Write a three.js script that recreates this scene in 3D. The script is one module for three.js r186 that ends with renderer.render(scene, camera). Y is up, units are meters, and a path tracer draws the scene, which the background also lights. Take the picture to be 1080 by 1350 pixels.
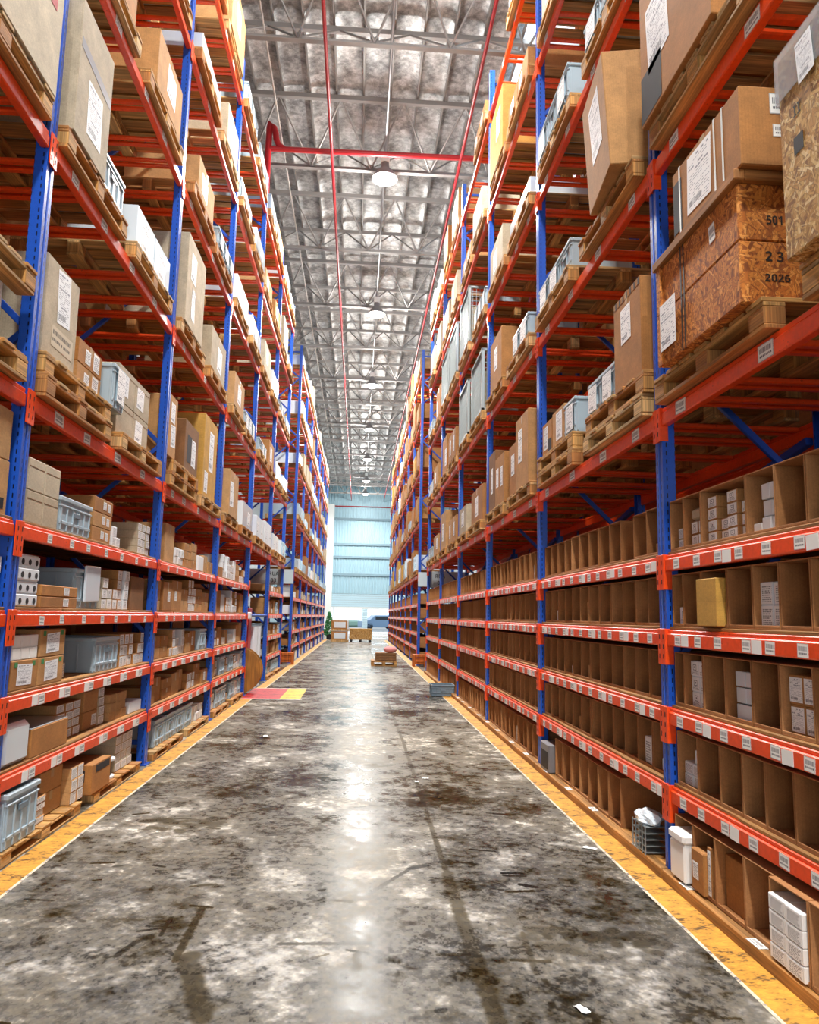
import * as THREE from 'three';
import { mergeGeometries } from 'three/addons/utils/BufferGeometryUtils.js';
import { RectAreaLightUniformsLib } from 'three/addons/lights/RectAreaLightUniformsLib.js';

// ---------------------------------------------------------------- camera, sky, light, exposure
const scene = new THREE.Scene();
const renderer = new THREE.WebGLRenderer({ antialias: true });
renderer.toneMapping = THREE.LinearToneMapping;
renderer.toneMappingExposure = 1.1;
renderer.shadowMap.enabled = true;
RectAreaLightUniformsLib.init();

const camera = new THREE.PerspectiveCamera(67.94, 1080 / 1350, 0.05, 300);
{
  const yaw = 0.06446, pitch = 0.13663, roll = 0.02004;
  const fwd = new THREE.Vector3(Math.sin(yaw) * Math.cos(pitch), Math.sin(pitch), -Math.cos(yaw) * Math.cos(pitch));
  const r0 = new THREE.Vector3(Math.cos(yaw), 0, Math.sin(yaw)), u0 = new THREE.Vector3().crossVectors(r0, fwd);
  const r = r0.clone().multiplyScalar(Math.cos(roll)).addScaledVector(u0, Math.sin(roll));
  const u = u0.clone().multiplyScalar(Math.cos(roll)).addScaledVector(r0, -Math.sin(roll));
  camera.position.set(0, 1.4, 0);
  camera.quaternion.setFromRotationMatrix(new THREE.Matrix4().makeBasis(r, u, fwd.clone().negate()));
}
const SKY = new THREE.Color().setRGB(1.5, 1.7, 1.9);                 // bright overcast sky, seen through the doors
scene.background = SKY;
const LAMP_POWER = 230, ROOF_DAY = 3.2, LAMP_Y = 11.42, LAMP_X = 0.33, TRUSS0 = 4.65, TRUSS_STEP = 4.0;
// daylight through the far dock doors and unseen ones placed behind the camera
const DAY = 3.1;
function dayLight(x, y, z, w, h, facing) {
  const l = new THREE.RectAreaLight(new THREE.Color().setRGB(0.88, 0.96, 1.0), DAY, w, h);
  l.intensity = facing > 0 ? DAY * 0.8 : DAY; l.position.set(x, y, z); l.lookAt(x, y, z + facing); l.name = 'far_and_unseen_door_daylight'; scene.add(l);
}

// ---------------------------------------------------------------- helpers
let seed = 90210;
const rnd = () => { seed = (seed + 0x6D2B79F5) | 0; let t = Math.imul(seed ^ (seed >>> 15), 1 | seed); t = (t + Math.imul(t ^ (t >>> 7), 61 | t)) ^ t; return ((t ^ (t >>> 14)) >>> 0) / 4294967296; };
const rr = (a, b) => a + (b - a) * rnd();
const pick = (a) => a[Math.floor(rnd() * a.length) % a.length];
const taken = new Map();
function numbered(name) { const n = taken.get(name) || 0; taken.set(name, n + 1); return n ? name + '_' + String(n).padStart(3, '0') : name; }
const ORD = ['zeroth', 'first', 'second', 'third', 'fourth', 'fifth', 'sixth', 'seventh', 'eighth', 'ninth', 'tenth', 'eleventh', 'twelfth', 'thirteenth', 'fourteenth', 'fifteenth', 'sixteenth', 'seventeenth', 'eighteenth', 'nineteenth', 'twentieth'];
const ord = (n) => ORD[n] || n + 'th';

function polyGeo(polys, grain = 'y') {
  const pos = [], nor = [], uv = [], a = new THREE.Vector3(), b = new THREE.Vector3(), n = new THREE.Vector3(), c = new THREE.Vector3();
  const gi = 'xyz'.indexOf(grain);
  for (const { pts, out } of polys) {
    a.subVectors(pts[1], pts[0]); b.subVectors(pts[2], pts[0]); n.crossVectors(a, b).normalize();
    let P = pts; if (n.dot(out) < 0) { P = [...pts].reverse(); n.negate(); }
    const ab = [Math.abs(n.x), Math.abs(n.y), Math.abs(n.z)], dom = ab.indexOf(Math.max(...ab));
    let ui = gi, vi; if (dom === gi) { ui = (gi + 1) % 3; vi = (gi + 2) % 3; } else vi = 3 - dom - gi;
    for (let k = 1; k < P.length - 1; k++) for (const p of [P[0], P[k], P[k + 1]]) { pos.push(p.x, p.y, p.z); nor.push(n.x, n.y, n.z); const q = [p.x, p.y, p.z]; uv.push(q[ui], q[vi]); }
  }
  const g = new THREE.BufferGeometry();
  g.setAttribute('position', new THREE.Float32BufferAttribute(pos, 3)); g.setAttribute('normal', new THREE.Float32BufferAttribute(nor, 3)); g.setAttribute('uv', new THREE.Float32BufferAttribute(uv, 2));
  return g;
}
const boxCache = new Map();
// chamfered box centred on the origin, uv in metres with u along the grain
function cbox(w, h, d, c = 0.004, grain = 'y') {
  w = Math.round(w * 1000) / 1000; h = Math.round(h * 1000) / 1000; d = Math.round(d * 1000) / 1000;
  const key = [w, h, d, c, grain].join();
  if (boxCache.has(key)) return boxCache.get(key);
  const H = [w / 2, h / 2, d / 2], I = H.map((x) => x - Math.min(c, x * 0.45)), polys = [];
  const v = (a) => new THREE.Vector3(...a);
  for (let ax = 0; ax < 3; ax++) for (const s of [-1, 1]) {
    const b = (ax + 1) % 3, e = (ax + 2) % 3, mk = (p, q) => { const r = [0, 0, 0]; r[ax] = s * H[ax]; r[b] = p * I[b]; r[e] = q * I[e]; return v(r); }, o = [0, 0, 0]; o[ax] = s;
    polys.push({ pts: [mk(-1, -1), mk(1, -1), mk(1, 1), mk(-1, 1)], out: v(o) });
  }
  if (c > 0) {
    for (let ax = 0; ax < 3; ax++) { const b = (ax + 1) % 3, e = (ax + 2) % 3;
      for (const s of [-1, 1]) for (const t of [-1, 1]) {
        const mk = (k, onb) => { const r = [0, 0, 0]; r[ax] = k * I[ax]; r[b] = s * (onb ? H[b] : I[b]); r[e] = t * (onb ? I[e] : H[e]); return v(r); }, o = [0, 0, 0]; o[b] = s; o[e] = t;
        polys.push({ pts: [mk(-1, true), mk(1, true), mk(1, false), mk(-1, false)], out: v(o) });
      } }
    for (const s of [-1, 1]) for (const t of [-1, 1]) for (const q of [-1, 1])
      polys.push({ pts: [v([s * H[0], t * I[1], q * I[2]]), v([s * I[0], t * H[1], q * I[2]]), v([s * I[0], t * I[1], q * H[2]])], out: v([s, t, q]) });
  }
  const g = polyGeo(polys, grain); boxCache.set(key, g); return g;
}
const bx = (w, h, d, x, y, z, c = 0.004, grain = 'y') => cbox(w, h, d, c, grain).clone().translate(x, y, z);
function bar(p, q, w, h, sides = 0) {           // a straight bar from p to q
  const a = new THREE.Vector3(...p), b = new THREE.Vector3(...q), L = a.distanceTo(b);
  const g = sides ? new THREE.CylinderGeometry(w / 2, w / 2, L, sides, 1) : cbox(w, L, h, 0.003).clone();
  const m = new THREE.Matrix4(), up = b.clone().sub(a).normalize(), ref = Math.abs(up.z) > 0.9 ? new THREE.Vector3(1, 0, 0) : new THREE.Vector3(0, 0, 1);
  const x = new THREE.Vector3().crossVectors(up, ref).normalize(), z = new THREE.Vector3().crossVectors(x, up);
  m.makeBasis(x, up, z); m.setPosition(a.add(b).multiplyScalar(0.5)); g.applyMatrix4(m); return g.index ? g.toNonIndexed() : g;
}
const merge = (list) => mergeGeometries(list.map((g) => (g.index ? g.toNonIndexed() : g)));
function part(name, geo, mat, parent, x = 0, y = 0, z = 0) { const m = new THREE.Mesh(geo, mat); m.name = name; m.position.set(x, y, z); parent.add(m); return m; }
function tag(o, label, category, group, kind) { o.userData.label = label; if (category) o.userData.category = category; if (group) o.userData.group = group; if (kind) o.userData.kind = kind; return o; }
function thing(name, label, category, group) { const g = new THREE.Group(); g.name = numbered(name); scene.add(g); return tag(g, label, category, group); }
function solo(name, geo, mat, label, category, group) { const m = new THREE.Mesh(geo, mat); m.name = numbered(name); scene.add(m); return tag(m, label, category, group); }
function struct(name, geo, mat, parent) { const m = new THREE.Mesh(geo, mat); m.name = parent ? name : numbered(name); m.userData.kind = 'structure'; (parent || scene).add(m); return m; }

// ---------------------------------------------------------------- procedural textures
function hashLattice(n, s) { const a = new Float32Array(n * n); let q = s | 0; for (let i = 0; i < a.length; i++) { q = (Math.imul(q, 1664525) + 1013904223) | 0; a[i] = (q >>> 8) / 16777216; } return a; }
function addNoise(out, W, H, nx, ny, amp, s) {       // periodic value noise, nx by ny cells over the tile
  const N = Math.max(nx, ny), L = hashLattice(N, s), sm = (t) => t * t * (3 - 2 * t);
  const xi = new Int32Array(W), xj = new Int32Array(W), xf = new Float32Array(W);
  for (let x = 0; x < W; x++) { const f = x / W * nx, i = Math.floor(f); xi[x] = i % nx; xj[x] = (i + 1) % nx; xf[x] = sm(f - i); }
  for (let y = 0; y < H; y++) { const f = y / H * ny, i = Math.floor(f), t = sm(f - i), r0 = (i % ny) * N, r1 = ((i + 1) % ny) * N;
    for (let x = 0; x < W; x++) { const a = L[r0 + xi[x]], b = L[r0 + xj[x]], c = L[r1 + xi[x]], d = L[r1 + xj[x]], u = xf[x]; const p = a + (b - a) * u, q = c + (d - c) * u; out[y * W + x] += amp * (p + (q - p) * t - 0.5); } }
}
function field(W, H, octs, s) { const o = new Float32Array(W * H); octs.forEach(([nx, ny, amp], k) => addNoise(o, W, H, nx, ny, amp, s * 131 + k * 977 + 7)); return o; }
function dataTex(W, H, fn, srgb = true, wrap = THREE.RepeatWrapping) {
  const d = new Uint8Array(W * H * 4);
  for (let y = 0; y < H; y++) for (let x = 0; x < W; x++) { const i = y * W + x, c = fn(i, x, y); d[i * 4] = Math.max(0, Math.min(255, c[0])); d[i * 4 + 1] = Math.max(0, Math.min(255, c[1])); d[i * 4 + 2] = Math.max(0, Math.min(255, c[2])); d[i * 4 + 3] = 255; }
  const t = new THREE.DataTexture(d, W, H); t.magFilter = t.minFilter = THREE.LinearFilter; t.wrapS = t.wrapT = wrap; if (srgb) t.colorSpace = THREE.SRGBColorSpace; t.needsUpdate = true; return t;
}
function canvasTex(W, H, draw, wrap = THREE.ClampToEdgeWrapping) { const c = document.createElement('canvas'); c.width = W; c.height = H; draw(c.getContext('2d'), W, H); const t = new THREE.CanvasTexture(c); t.colorSpace = THREE.SRGBColorSpace; t.wrapS = t.wrapT = wrap; return t; }

const cardF = field(256, 256, [[4, 4, 0.5], [9, 9, 0.35], [40, 20, 0.3], [128, 128, 0.5]], 3);
const cardTex = dataTex(256, 256, (i, x, y) => { const v = 228 + cardF[i] * 46 + (y % 8 < 2 ? -7 : 0); return [v, v * 0.985, v * 0.96]; });
cardTex.repeat.set(2, 2);
const woodTexs = [1, 2, 3].map((k) => {
  const f = field(256, 256, [[2, 24, 0.7], [3, 60, 0.5], [8, 128, 0.5], [5, 5, 0.5]], 20 + k);
  const t = dataTex(256, 256, (i) => { const v = 212 + f[i] * 95; return [v, v * 0.97, v * 0.93]; }); t.repeat.set(1, 2.2); return t;
});
const osbTex = canvasTex(1024, 1024, (g, W, H) => {
  g.fillStyle = '#b98a48'; g.fillRect(0, 0, W, H);
  const cols = ['#d8b06a', '#c89a54', '#a9772f', '#8f5f24', '#e3c283', '#b8853f', '#caa25c', '#7a4f1e', '#edd3a0'];
  for (let k = 0; k < 5200; k++) { g.save(); g.translate(rr(-30, W + 30), rr(-30, H + 30)); g.rotate(rr(-0.9, 0.9) + (rnd() < 0.35 ? 1.57 : 0)); g.fillStyle = pick(cols); g.globalAlpha = rr(0.55, 0.95); const L = rr(26, 80), w = rr(5, 17); g.fillRect(-L / 2, -w / 2, L, w); g.globalAlpha = 0.55; g.fillStyle = '#5a3a14'; g.fillRect(-L / 2, w / 2 - 1, L, 1.6); g.restore(); }
}, THREE.RepeatWrapping);
const sheetTexs = [0, 1, 2].map((k) => canvasTex(192, 256, (g, W, H) => {
  g.fillStyle = k === 1 ? '#eef2f6' : '#f6f7f8'; g.fillRect(0, 0, W, H); g.fillStyle = '#8b8f9c';
  let y = 16; while (y < H - 16) { const big = rnd() < 0.18; const h = big ? 9 : 3; let x = 12; while (x < W - 14) { const w = rr(6, big ? 34 : 22); if (x + w > W - 10) break; if (rnd() < 0.7) g.fillRect(x, y, w, h); x += w + 4; } y += h + (k === 1 ? 6 : 9); }
  g.fillStyle = '#5a5d68'; let x = 20; while (x < 120) { const w = rr(1, 5); g.fillRect(x, H - 50, w, 26); x += w + rr(1, 4); }
}));
const ticketTexs = [0, 1].map(() => canvasTex(128, 96, (g, W, H) => {
  g.fillStyle = '#f2f2ee'; g.fillRect(0, 0, W, H); g.strokeStyle = '#9a9a98'; g.lineWidth = 3; g.strokeRect(2, 2, W - 4, H - 4);
  g.fillStyle = '#5c5c64'; let x = 14; while (x < W - 16) { const w = rr(2, 6); g.fillRect(x, 20, w, 30); x += w + rr(2, 5); }
  x = 16; while (x < W - 22) { const w = rr(5, 12); g.fillRect(x, 62, w, 12); x += w + 4; }
}));
const endTexs = [0, 1, 2].map((k) => canvasTex(96, 96, (g, W, H) => {
  g.fillStyle = '#eeeff0'; g.fillRect(0, 0, W, H); g.fillStyle = '#75787f';
  if (k < 2) { g.lineWidth = 5; g.strokeStyle = '#75787f'; g.strokeRect(28, 22, 38, 36); g.fillRect(40, 32, 14, 14); }
  for (let y = 66; y < 90; y += 9) { let x = 12; while (x < 76) { const w = rr(5, 16); g.fillRect(x, y, w, 4); x += w + 4; } }
  if (k === 2) for (let y = 14; y < 60; y += 10) { let x = 12; while (x < 76) { const w = rr(5, 18); g.fillRect(x, y, w, 5); x += w + 4; } }
}));
const holeTex = canvasTex(128, 128, (g, W, H) => {      // two columns of punched slots, 100 mm tile
  g.fillStyle = '#ffffff'; g.fillRect(0, 0, W, H);
  for (let k = 0; k < 1500; k++) { const v = Math.floor(rr(222, 255)); g.fillStyle = `rgba(${v},${v},${v},.5)`; g.fillRect(rr(0, W), rr(0, H), rr(1, 3), rr(2, 8)); }
  g.fillStyle = '#101526'; for (const x of [0.24, 0.76]) for (const y of [0.25, 0.75]) g.fillRect((x - 0.035) * W, (y - 0.13) * H, 0.07 * W, 0.26 * H);
}, THREE.RepeatWrapping);
holeTex.repeat.set(10, 10);
const paintF = field(256, 256, [[6, 6, 0.5], [20, 20, 0.5], [60, 60, 0.5], [128, 128, 0.4]], 44);
const paintTex = dataTex(256, 256, (i) => { const f = paintF[i], v = 240 + f * 30 - (f > 0.42 ? 60 : 0); return [v, v, v]; });
const zincF = field(512, 512, [[5, 5, 0.6], [11, 13, 0.5], [24, 24, 0.5], [60, 60, 0.35], [200, 200, 0.3]], 61);
const zincTex = dataTex(512, 512, (i) => { const v = 205 + zincF[i] * 110; return [v, v * 0.995, v * 0.985]; });
const yelF = field(512, 512, [[8, 4, 0.4], [30, 14, 0.5], [80, 40, 0.6], [200, 120, 0.5]], 71);
const yellowTex = dataTex(512, 512, (i) => { const f = yelF[i]; const dirt = 1 - 0.5 * Math.max(0, Math.min(1, (-f - 0.22) / 0.3)); const v = dirt * (232 + f * 60); return [v, v * (0.98 + 0.04 * (1 - dirt)), v * (1 + 0.5 * (1 - dirt))]; });

// concrete: worn slab with pale scuffed patches, dark grime, a joint, tyre marks (tile 4.4 m by 8.8 m)
const FW = 2048, FH = 2048, TILE_X = 4.4, TILE_Z = 8.8;
const fA = field(FW, FH, [[5, 9, 0.75], [9, 18, 0.75], [19, 38, 0.7], [41, 82, 0.55], [90, 180, 0.4]], 5), fB = field(FW, FH, [[9, 18, 0.5], [26, 52, 0.6], [70, 140, 0.65], [170, 340, 0.6], [420, 840, 0.38]], 9), fC = field(FW, FH, [[3, 5, 0.8], [13, 26, 0.5], [200, 400, 0.7], [700, 1024, 0.6]], 12);
const marks = new Float32Array(FW * FH), tint = new Float32Array(FW * FH);
function streak(x0, d0, x1, d1, w, amt, brown = 0) {     // worn-in marks, metres across the aisle and metres ahead
  const L = Math.hypot(x1 - x0, d1 - d0), n = Math.ceil(L / 0.004);
  for (let k = 0; k <= n; k++) { const t = k / n, cx = x0 + (x1 - x0) * t + (fA[(k * 37) % fA.length]) * w * 0.5, cd = d0 + (d1 - d0) * t, ww = w * (0.55 + 0.5 * Math.abs(Math.sin(k * 0.37 + x0 * 9)) * rnd() + 0.2);
    const rx = Math.ceil(ww / TILE_X * FW), ry = Math.ceil(ww / TILE_Z * FH) + 1, px = Math.round((cx + 2.2) / TILE_X * FW), py = Math.round(cd / TILE_Z * FH);
    for (let y = -ry; y <= ry; y++) for (let x = -rx; x <= rx; x++) { const X = px + x, Y = py + y; if (X < 0 || Y < 0 || X >= FW || Y >= FH) continue; const q = Math.hypot(x / rx, y / ry); if (q > 1) continue; const i = Y * FW + X, a = amt * Math.min(1, (1 - q) * 2.5) * (0.6 + 0.8 * Math.max(0, 0.5 + fB[i])); if (a > marks[i]) { marks[i] = a; tint[i] = brown; } } }
}
streak(0.53, 2.4, 0.53, 4.4, 0.035, 0.55, 1); streak(0.53, 4.2, 0.55, 8.8, 0.018, 0.55, 1);
streak(0.1, 4.1, 0.36, 4.52, 0.014, 0.7); streak(0.36, 4.52, 0.52, 4.6, 0.01, 0.6); streak(0.33, 4.48, 0.43, 4.53, 0.02, 1.0);
streak(0.84, 4.4, 0.95, 4.4, 0.012, 1.0); streak(0.9, 4.22, 0.98, 4.18, 0.02, 0.8); streak(0.84, 4.36, 0.96, 4.35, 0.01, 0.8);
streak(-0.7, 3.35, -0.7, 3.9, 0.02, 0.75, 1); streak(-0.66, 3.4, -0.5, 2.9, 0.045, 0.6, 1); streak(-0.95, 3.4, -0.9, 3.55, 0.016, 0.8); streak(-0.82, 3.6, -0.82, 3.8, 0.01, 0.7);
streak(0.03, 3.0, 0.04, 3.4, 0.02, 0.5, 1); streak(-0.3, 3.5, 0.1, 3.5, 0.012, 0.5); streak(0.75, 3.2, 0.78, 3.6, 0.014, 0.4, 1); streak(-0.6, 5.2, 0.4, 5.1, 0.02, 0.35);
for (let k = 0; k < 90; k++) { const x = rr(-1.6, 1.5), d = rr(2.5, 8.6), a = rr(-0.5, 0.5); streak(x, d, x + Math.cos(a) * rr(0.02, 0.16), d + Math.sin(a) * 0.1, rr(0.004, 0.014), rr(0.3, 0.9), rnd() < 0.4 ? 1 : 0); }
for (const [x, d, w] of [[-0.75, 6.3, 0.3], [0.55, 5.9, 0.3], [1.0, 6.2, 0.26], [-1.1, 5.4, 0.22], [0.1, 7.4, 0.35], [1.1, 3.5, 0.2], [-0.2, 6.6, 0.24]]) for (let k = 0; k < 26; k++) { const xx = x + rr(-w, w) * 1.2, dd = d + rr(-w, w) * 0.7; streak(xx, dd, xx + rr(-0.12, 0.12), dd + rr(-0.05, 0.05), rr(0.015, 0.05), rr(0.25, 0.55), 0.5); }
const sstep = (a, b, x) => { const t = Math.max(0, Math.min(1, (x - a) / (b - a))); return t * t * (3 - 2 * t); };
const floorTex = dataTex(FW, FH, (i) => {
  const a = fA[i], b = fB[i], c = fC[i];
  let v = 103 + a * 32 + c * 24 + b * 36, w = 7 + c * 8;
  v += 50 * sstep(0.12, 0.75, a * 0.7 + b * 0.65);                    // pale scuffed patches
  v += 40 * sstep(0.3, 0.7, b * 0.7 + c * 0.6);                       // light flecks
  const g = sstep(0.1, 0.62, -(a * 0.6 + b * 0.55)); v *= 1 - 0.4 * g; w += 6 * g;   // grime
  v *= 1 - 0.28 * sstep(0.32, 0.6, -(b * 0.8 + c * 0.5));             // dark flecks
  const m = marks[i]; v *= 1 - 0.7 * m; w += 9 * m * tint[i];
  return [v + w, v + w * 0.33, v - w];
}, true, THREE.MirroredRepeatWrapping);
const floorRough = dataTex(1024, 1024, (i, x, y) => { const j = (y * 2) * FW + x * 2; const v = 84 + fA[j] * 54 + fC[j] * 44 + fB[j] * 44; return [v, v, v]; }, false, THREE.MirroredRepeatWrapping);
const floorBump = dataTex(1024, 1024, (i, x, y) => { const j = (y * 2) * FW + x * 2; const v = 128 + fB[j] * 60 - marks[j] * 60; return [v, v, v]; }, false, THREE.MirroredRepeatWrapping);

// ---------------------------------------------------------------- materials
const std = (color, roughness, extra = {}) => new THREE.MeshStandardMaterial({ color, roughness, ...extra });
const M = {
  floor: new THREE.MeshPhysicalMaterial({ color: '#ffffff', roughness: 1, specularIntensity: 0.1, map: floorTex, roughnessMap: floorRough, bumpMap: floorBump, bumpScale: 0.0015 }),
  yellow: std('#e3a63a', 0.55, { map: yellowTex }), yellowEdge: std('#efe6c8', 0.6, { map: yellowTex }), markRed: std('#c7373c', 0.5, { map: yellowTex }), markYellow: std('#f0cc1e', 0.5, { map: yellowTex }), markWhite: std('#f4efe6', 0.5),
  red: std('#ff5216', 0.36, { map: paintTex }), darkSlot: std('#151518', 0.8), bolt: std('#c9ccd2', 0.35, { metalness: 0.8 }),
  blue: std('#1c55c2', 0.32, { map: holeTex }), bluePlain: std('#1b4bb0', 0.35), steel: std('#8b8b90', 0.45, { metalness: 0.4 }),
  truss: std('#9a9897', 0.5, { metalness: 0.25 }), roof: std('#c9c6c2', 0.5, { map: zincTex, metalness: 0.3 }), rib: std('#8d8a88', 0.55, { metalness: 0.3 }), pipeRed: std('#b3202a', 0.4), wire: std('#d8d6d2', 0.5), conduit: std('#9b9a9c', 0.4, { metalness: 0.5 }),
  clad: std('#abcddb', 0.45, { metalness: 0.2 }), girt: std('#86a3b2', 0.5), block: std('#bfdbe8', 0.8), white: std('#eef2f2', 0.6), wall: std('#a9adb0', 0.7), asphalt: std('#8c8d8c', 0.9),
  plank: std('#c8924e', 0.75, { map: woodTexs[0] }), plank2: std('#b58044', 0.75, { map: woodTexs[1] }),
  pal: ['#e8b56c', '#d9a25a', '#c98e4e', '#f0c98c', '#deae68'].map((c, i) => std(c, 0.72, { map: woodTexs[i % 3] })),
  card: ['#c08a50', '#cb9a62', '#b27c46', '#bd8346', '#d0a470'].map((c) => std(c, 0.8, { map: cardTex })), cardPale: ['#cfc2aa', '#d9cfb9', '#c4b8a2'].map((c) => std(c, 0.75, { map: cardTex })), cardDark: std('#8f6540', 0.85, { map: cardTex }),
  bin: ['#bd8450', '#b27846', '#c78f5c', '#ad7442'].map((c) => std(c, 0.85, { map: cardTex })), cardYellow: std('#d6a64c', 0.75, { map: cardTex }),
  whiteBox: ['#e9edf2', '#dfe6ec', '#f1f1ef'].map((c) => std(c, 0.6)), tape: std('#a88550', 0.3), strap: std('#dfe6e2', 0.35), strapDark: std('#2a2420', 0.5),
  crate: std('#a9bcc8', 0.35), crateDark: std('#6f8290', 0.4), osb: std('#ffffff', 0.7, { map: osbTex }), osbDark: std('#ffc98c', 0.7, { map: osbTex }), lumber: std('#c08546', 0.7, { map: woodTexs[1] }),
  film: new THREE.MeshPhysicalMaterial({ color: '#dce8f1', roughness: 0.2, clearcoat: 0.6, clearcoatRoughness: 0.1 }), clear: new THREE.MeshPhysicalMaterial({ color: '#eef4f8', roughness: 0.12, transmission: 0.75, thickness: 0 }), dark: std('#26262c', 0.7), black: std('#17171a', 0.6), orange: std('#e2751c', 0.6, { map: woodTexs[2] }), sign: std('#c3d3da', 0.5), green: std('#3f8a4f', 0.8), pink: std('#d98f90', 0.7), plywood: std('#b9822f', 0.6, { map: woodTexs[1] }),
  sheet: sheetTexs.map((t) => std('#ffffff', 0.6, { map: t })), ticket: ticketTexs.map((t) => std('#ffffff', 0.5, { map: t })), blank: std('#f3f3f0', 0.5), ends: endTexs.map((t) => std('#ffffff', 0.6, { map: t })), mesh: std('#9da6a8', 0.4, { metalness: 0.5 }),
};
function printMat(text, w, h, fg, bg, font) { return std('#ffffff', 0.7, { map: canvasTex(w, h, (g, W, H) => { g.fillStyle = bg; g.fillRect(0, 0, W, H); g.fillStyle = fg; g.textAlign = 'center'; g.textBaseline = 'middle'; const rows = text.split('\n'); rows.forEach((r, k) => { g.font = `bold ${font}px sans-serif`; g.fillText(r, W / 2, H * (k + 0.5) / rows.length); }); }) }); }
// a flat printed rectangle facing +z with 0..1 uv, as thin as paper
const flatCache = new Map();
function flat(w, h) { const k = w.toFixed(3) + ',' + h.toFixed(3); if (!flatCache.has(k)) flatCache.set(k, new THREE.BoxGeometry(w, h, 0.0012)); return flatCache.get(k); }

const flatPlane = (w, h) => new THREE.PlaneGeometry(w, h);
// ---------------------------------------------------------------- the building
const Z_END = -68, Z_BACK = 12, HALF = 8, ROOF_Y = 13.0;
{
  const g = new THREE.BoxGeometry(2 * HALF, 0.3, Z_BACK - Z_END), uv = g.attributes.uv, p = g.attributes.position;
  for (let i = 0; i < p.count; i++) uv.setXY(i, (p.getX(i) + 2.2) / TILE_X, ((p.getZ(i) + (Z_BACK + Z_END) / 2) * -1) / TILE_Z);
  const f = struct('floor', g, M.floor); f.position.set(0, -0.15, (Z_BACK + Z_END) / 2);
}
for (const [nm, x0, x1, mat, ex] of [['left', -1.872, -1.712, M.yellow], ['right', 1.55, 1.722, M.yellow], ['left_edge', -1.712, -1.696, M.yellowEdge], ['right_edge', 1.534, 1.55, M.yellowEdge]]) {
  const g = bx(x1 - x0, 0.003, 49, 0, 0, 0, 0.001, 'z'); const m = struct('trim_' + nm, g, mat); m.position.set((x0 + x1) / 2, 0.0017, -20); m.userData.label = (nm.includes('edge') ? 'thin pale line edging the yellow floor stripe, ' : 'worn yellow floor stripe along the rack, ') + (nm.includes('left') ? 'left side' : 'right side');
}
{ // roof: shallow pans between standing seams, running the length of the hall
  const c = struct('ceiling', bx(2 * HALF, 0.1, Z_BACK - Z_END, 0, 0, 0, 0), M.roof); c.position.set(0, ROOF_Y + 0.16, (Z_BACK + Z_END) / 2);
  const W = 0.6, n = Math.round(2 * HALF / W), L = Z_BACK - Z_END, S = 8, pos = [], uv = [], idx = [];
  for (let k = 0; k <= S; k++) for (const e of [0, 1]) { const t = k / S; pos.push((t - 0.5) * W, -0.16 - 0.055 * (1 - Math.pow(2 * t - 1, 4)) * -1 - 0.02, (e - 0.5) * L); uv.push(t * W / 1.4, e * L / 1.4); }
  for (let k = 0; k < S; k++) { const a = k * 2; idx.push(a, a + 1, a + 2, a + 1, a + 3, a + 2); }
  const pg = new THREE.BufferGeometry(); pg.setAttribute('position', new THREE.Float32BufferAttribute(pos, 3)); pg.setAttribute('uv', new THREE.Float32BufferAttribute(uv, 2)); pg.setIndex(idx); pg.computeVertexNormals();
  const mats = [0, 1, 2].map((k) => { const t = zincTex.clone(); t.offset.set(k * 0.37, k * 0.21); t.needsUpdate = true; return std(['#d6d8da', '#cbcdd0', '#dfe0e2'][k], 0.5, { map: t, metalness: 0.3 }); });
  const rg = bx(0.045, 0.07, L, 0, 0, 0, 0.006);
  for (let k = 0; k < n; k++) { const x = -HALF + W * (k + 0.5); part('roof_panel', pg, mats[k % 3], c, x, 0.04, 0); part('roof_seam', rg, M.rib, c, x - W / 2, -0.2, 0); }
}
struct('wall_left', bx(0.2, 13.4, Z_BACK - Z_END, -HALF - 0.1, 6.6, (Z_BACK + Z_END) / 2, 0), M.wall);
struct('wall_right', bx(0.2, 13.4, Z_BACK - Z_END, HALF + 0.1, 6.6, (Z_BACK + Z_END) / 2, 0), M.wall);
{ // wall behind the camera; its three unseen dock doors are placed to light camera-facing sides
  const w = struct('wall_back', merge([bx(16, 8.9, 0.2, 0, 8.85, 0, 0), bx(1.4, 4.4, 0.2, -7.3, 2.2, 0, 0), bx(1.4, 4.4, 0.2, -2.6, 2.2, 0, 0), bx(1.4, 4.4, 0.2, 2.6, 2.2, 0, 0), bx(1.4, 4.4, 0.2, 7.3, 2.2, 0, 0)]), M.wall); w.position.z = Z_BACK + 0.1;
  for (const x of [-4.95, 0, 4.95]) dayLight(x, 2.2, Z_BACK - 0.02, 3.2, 4.3, -1);
}
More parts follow.
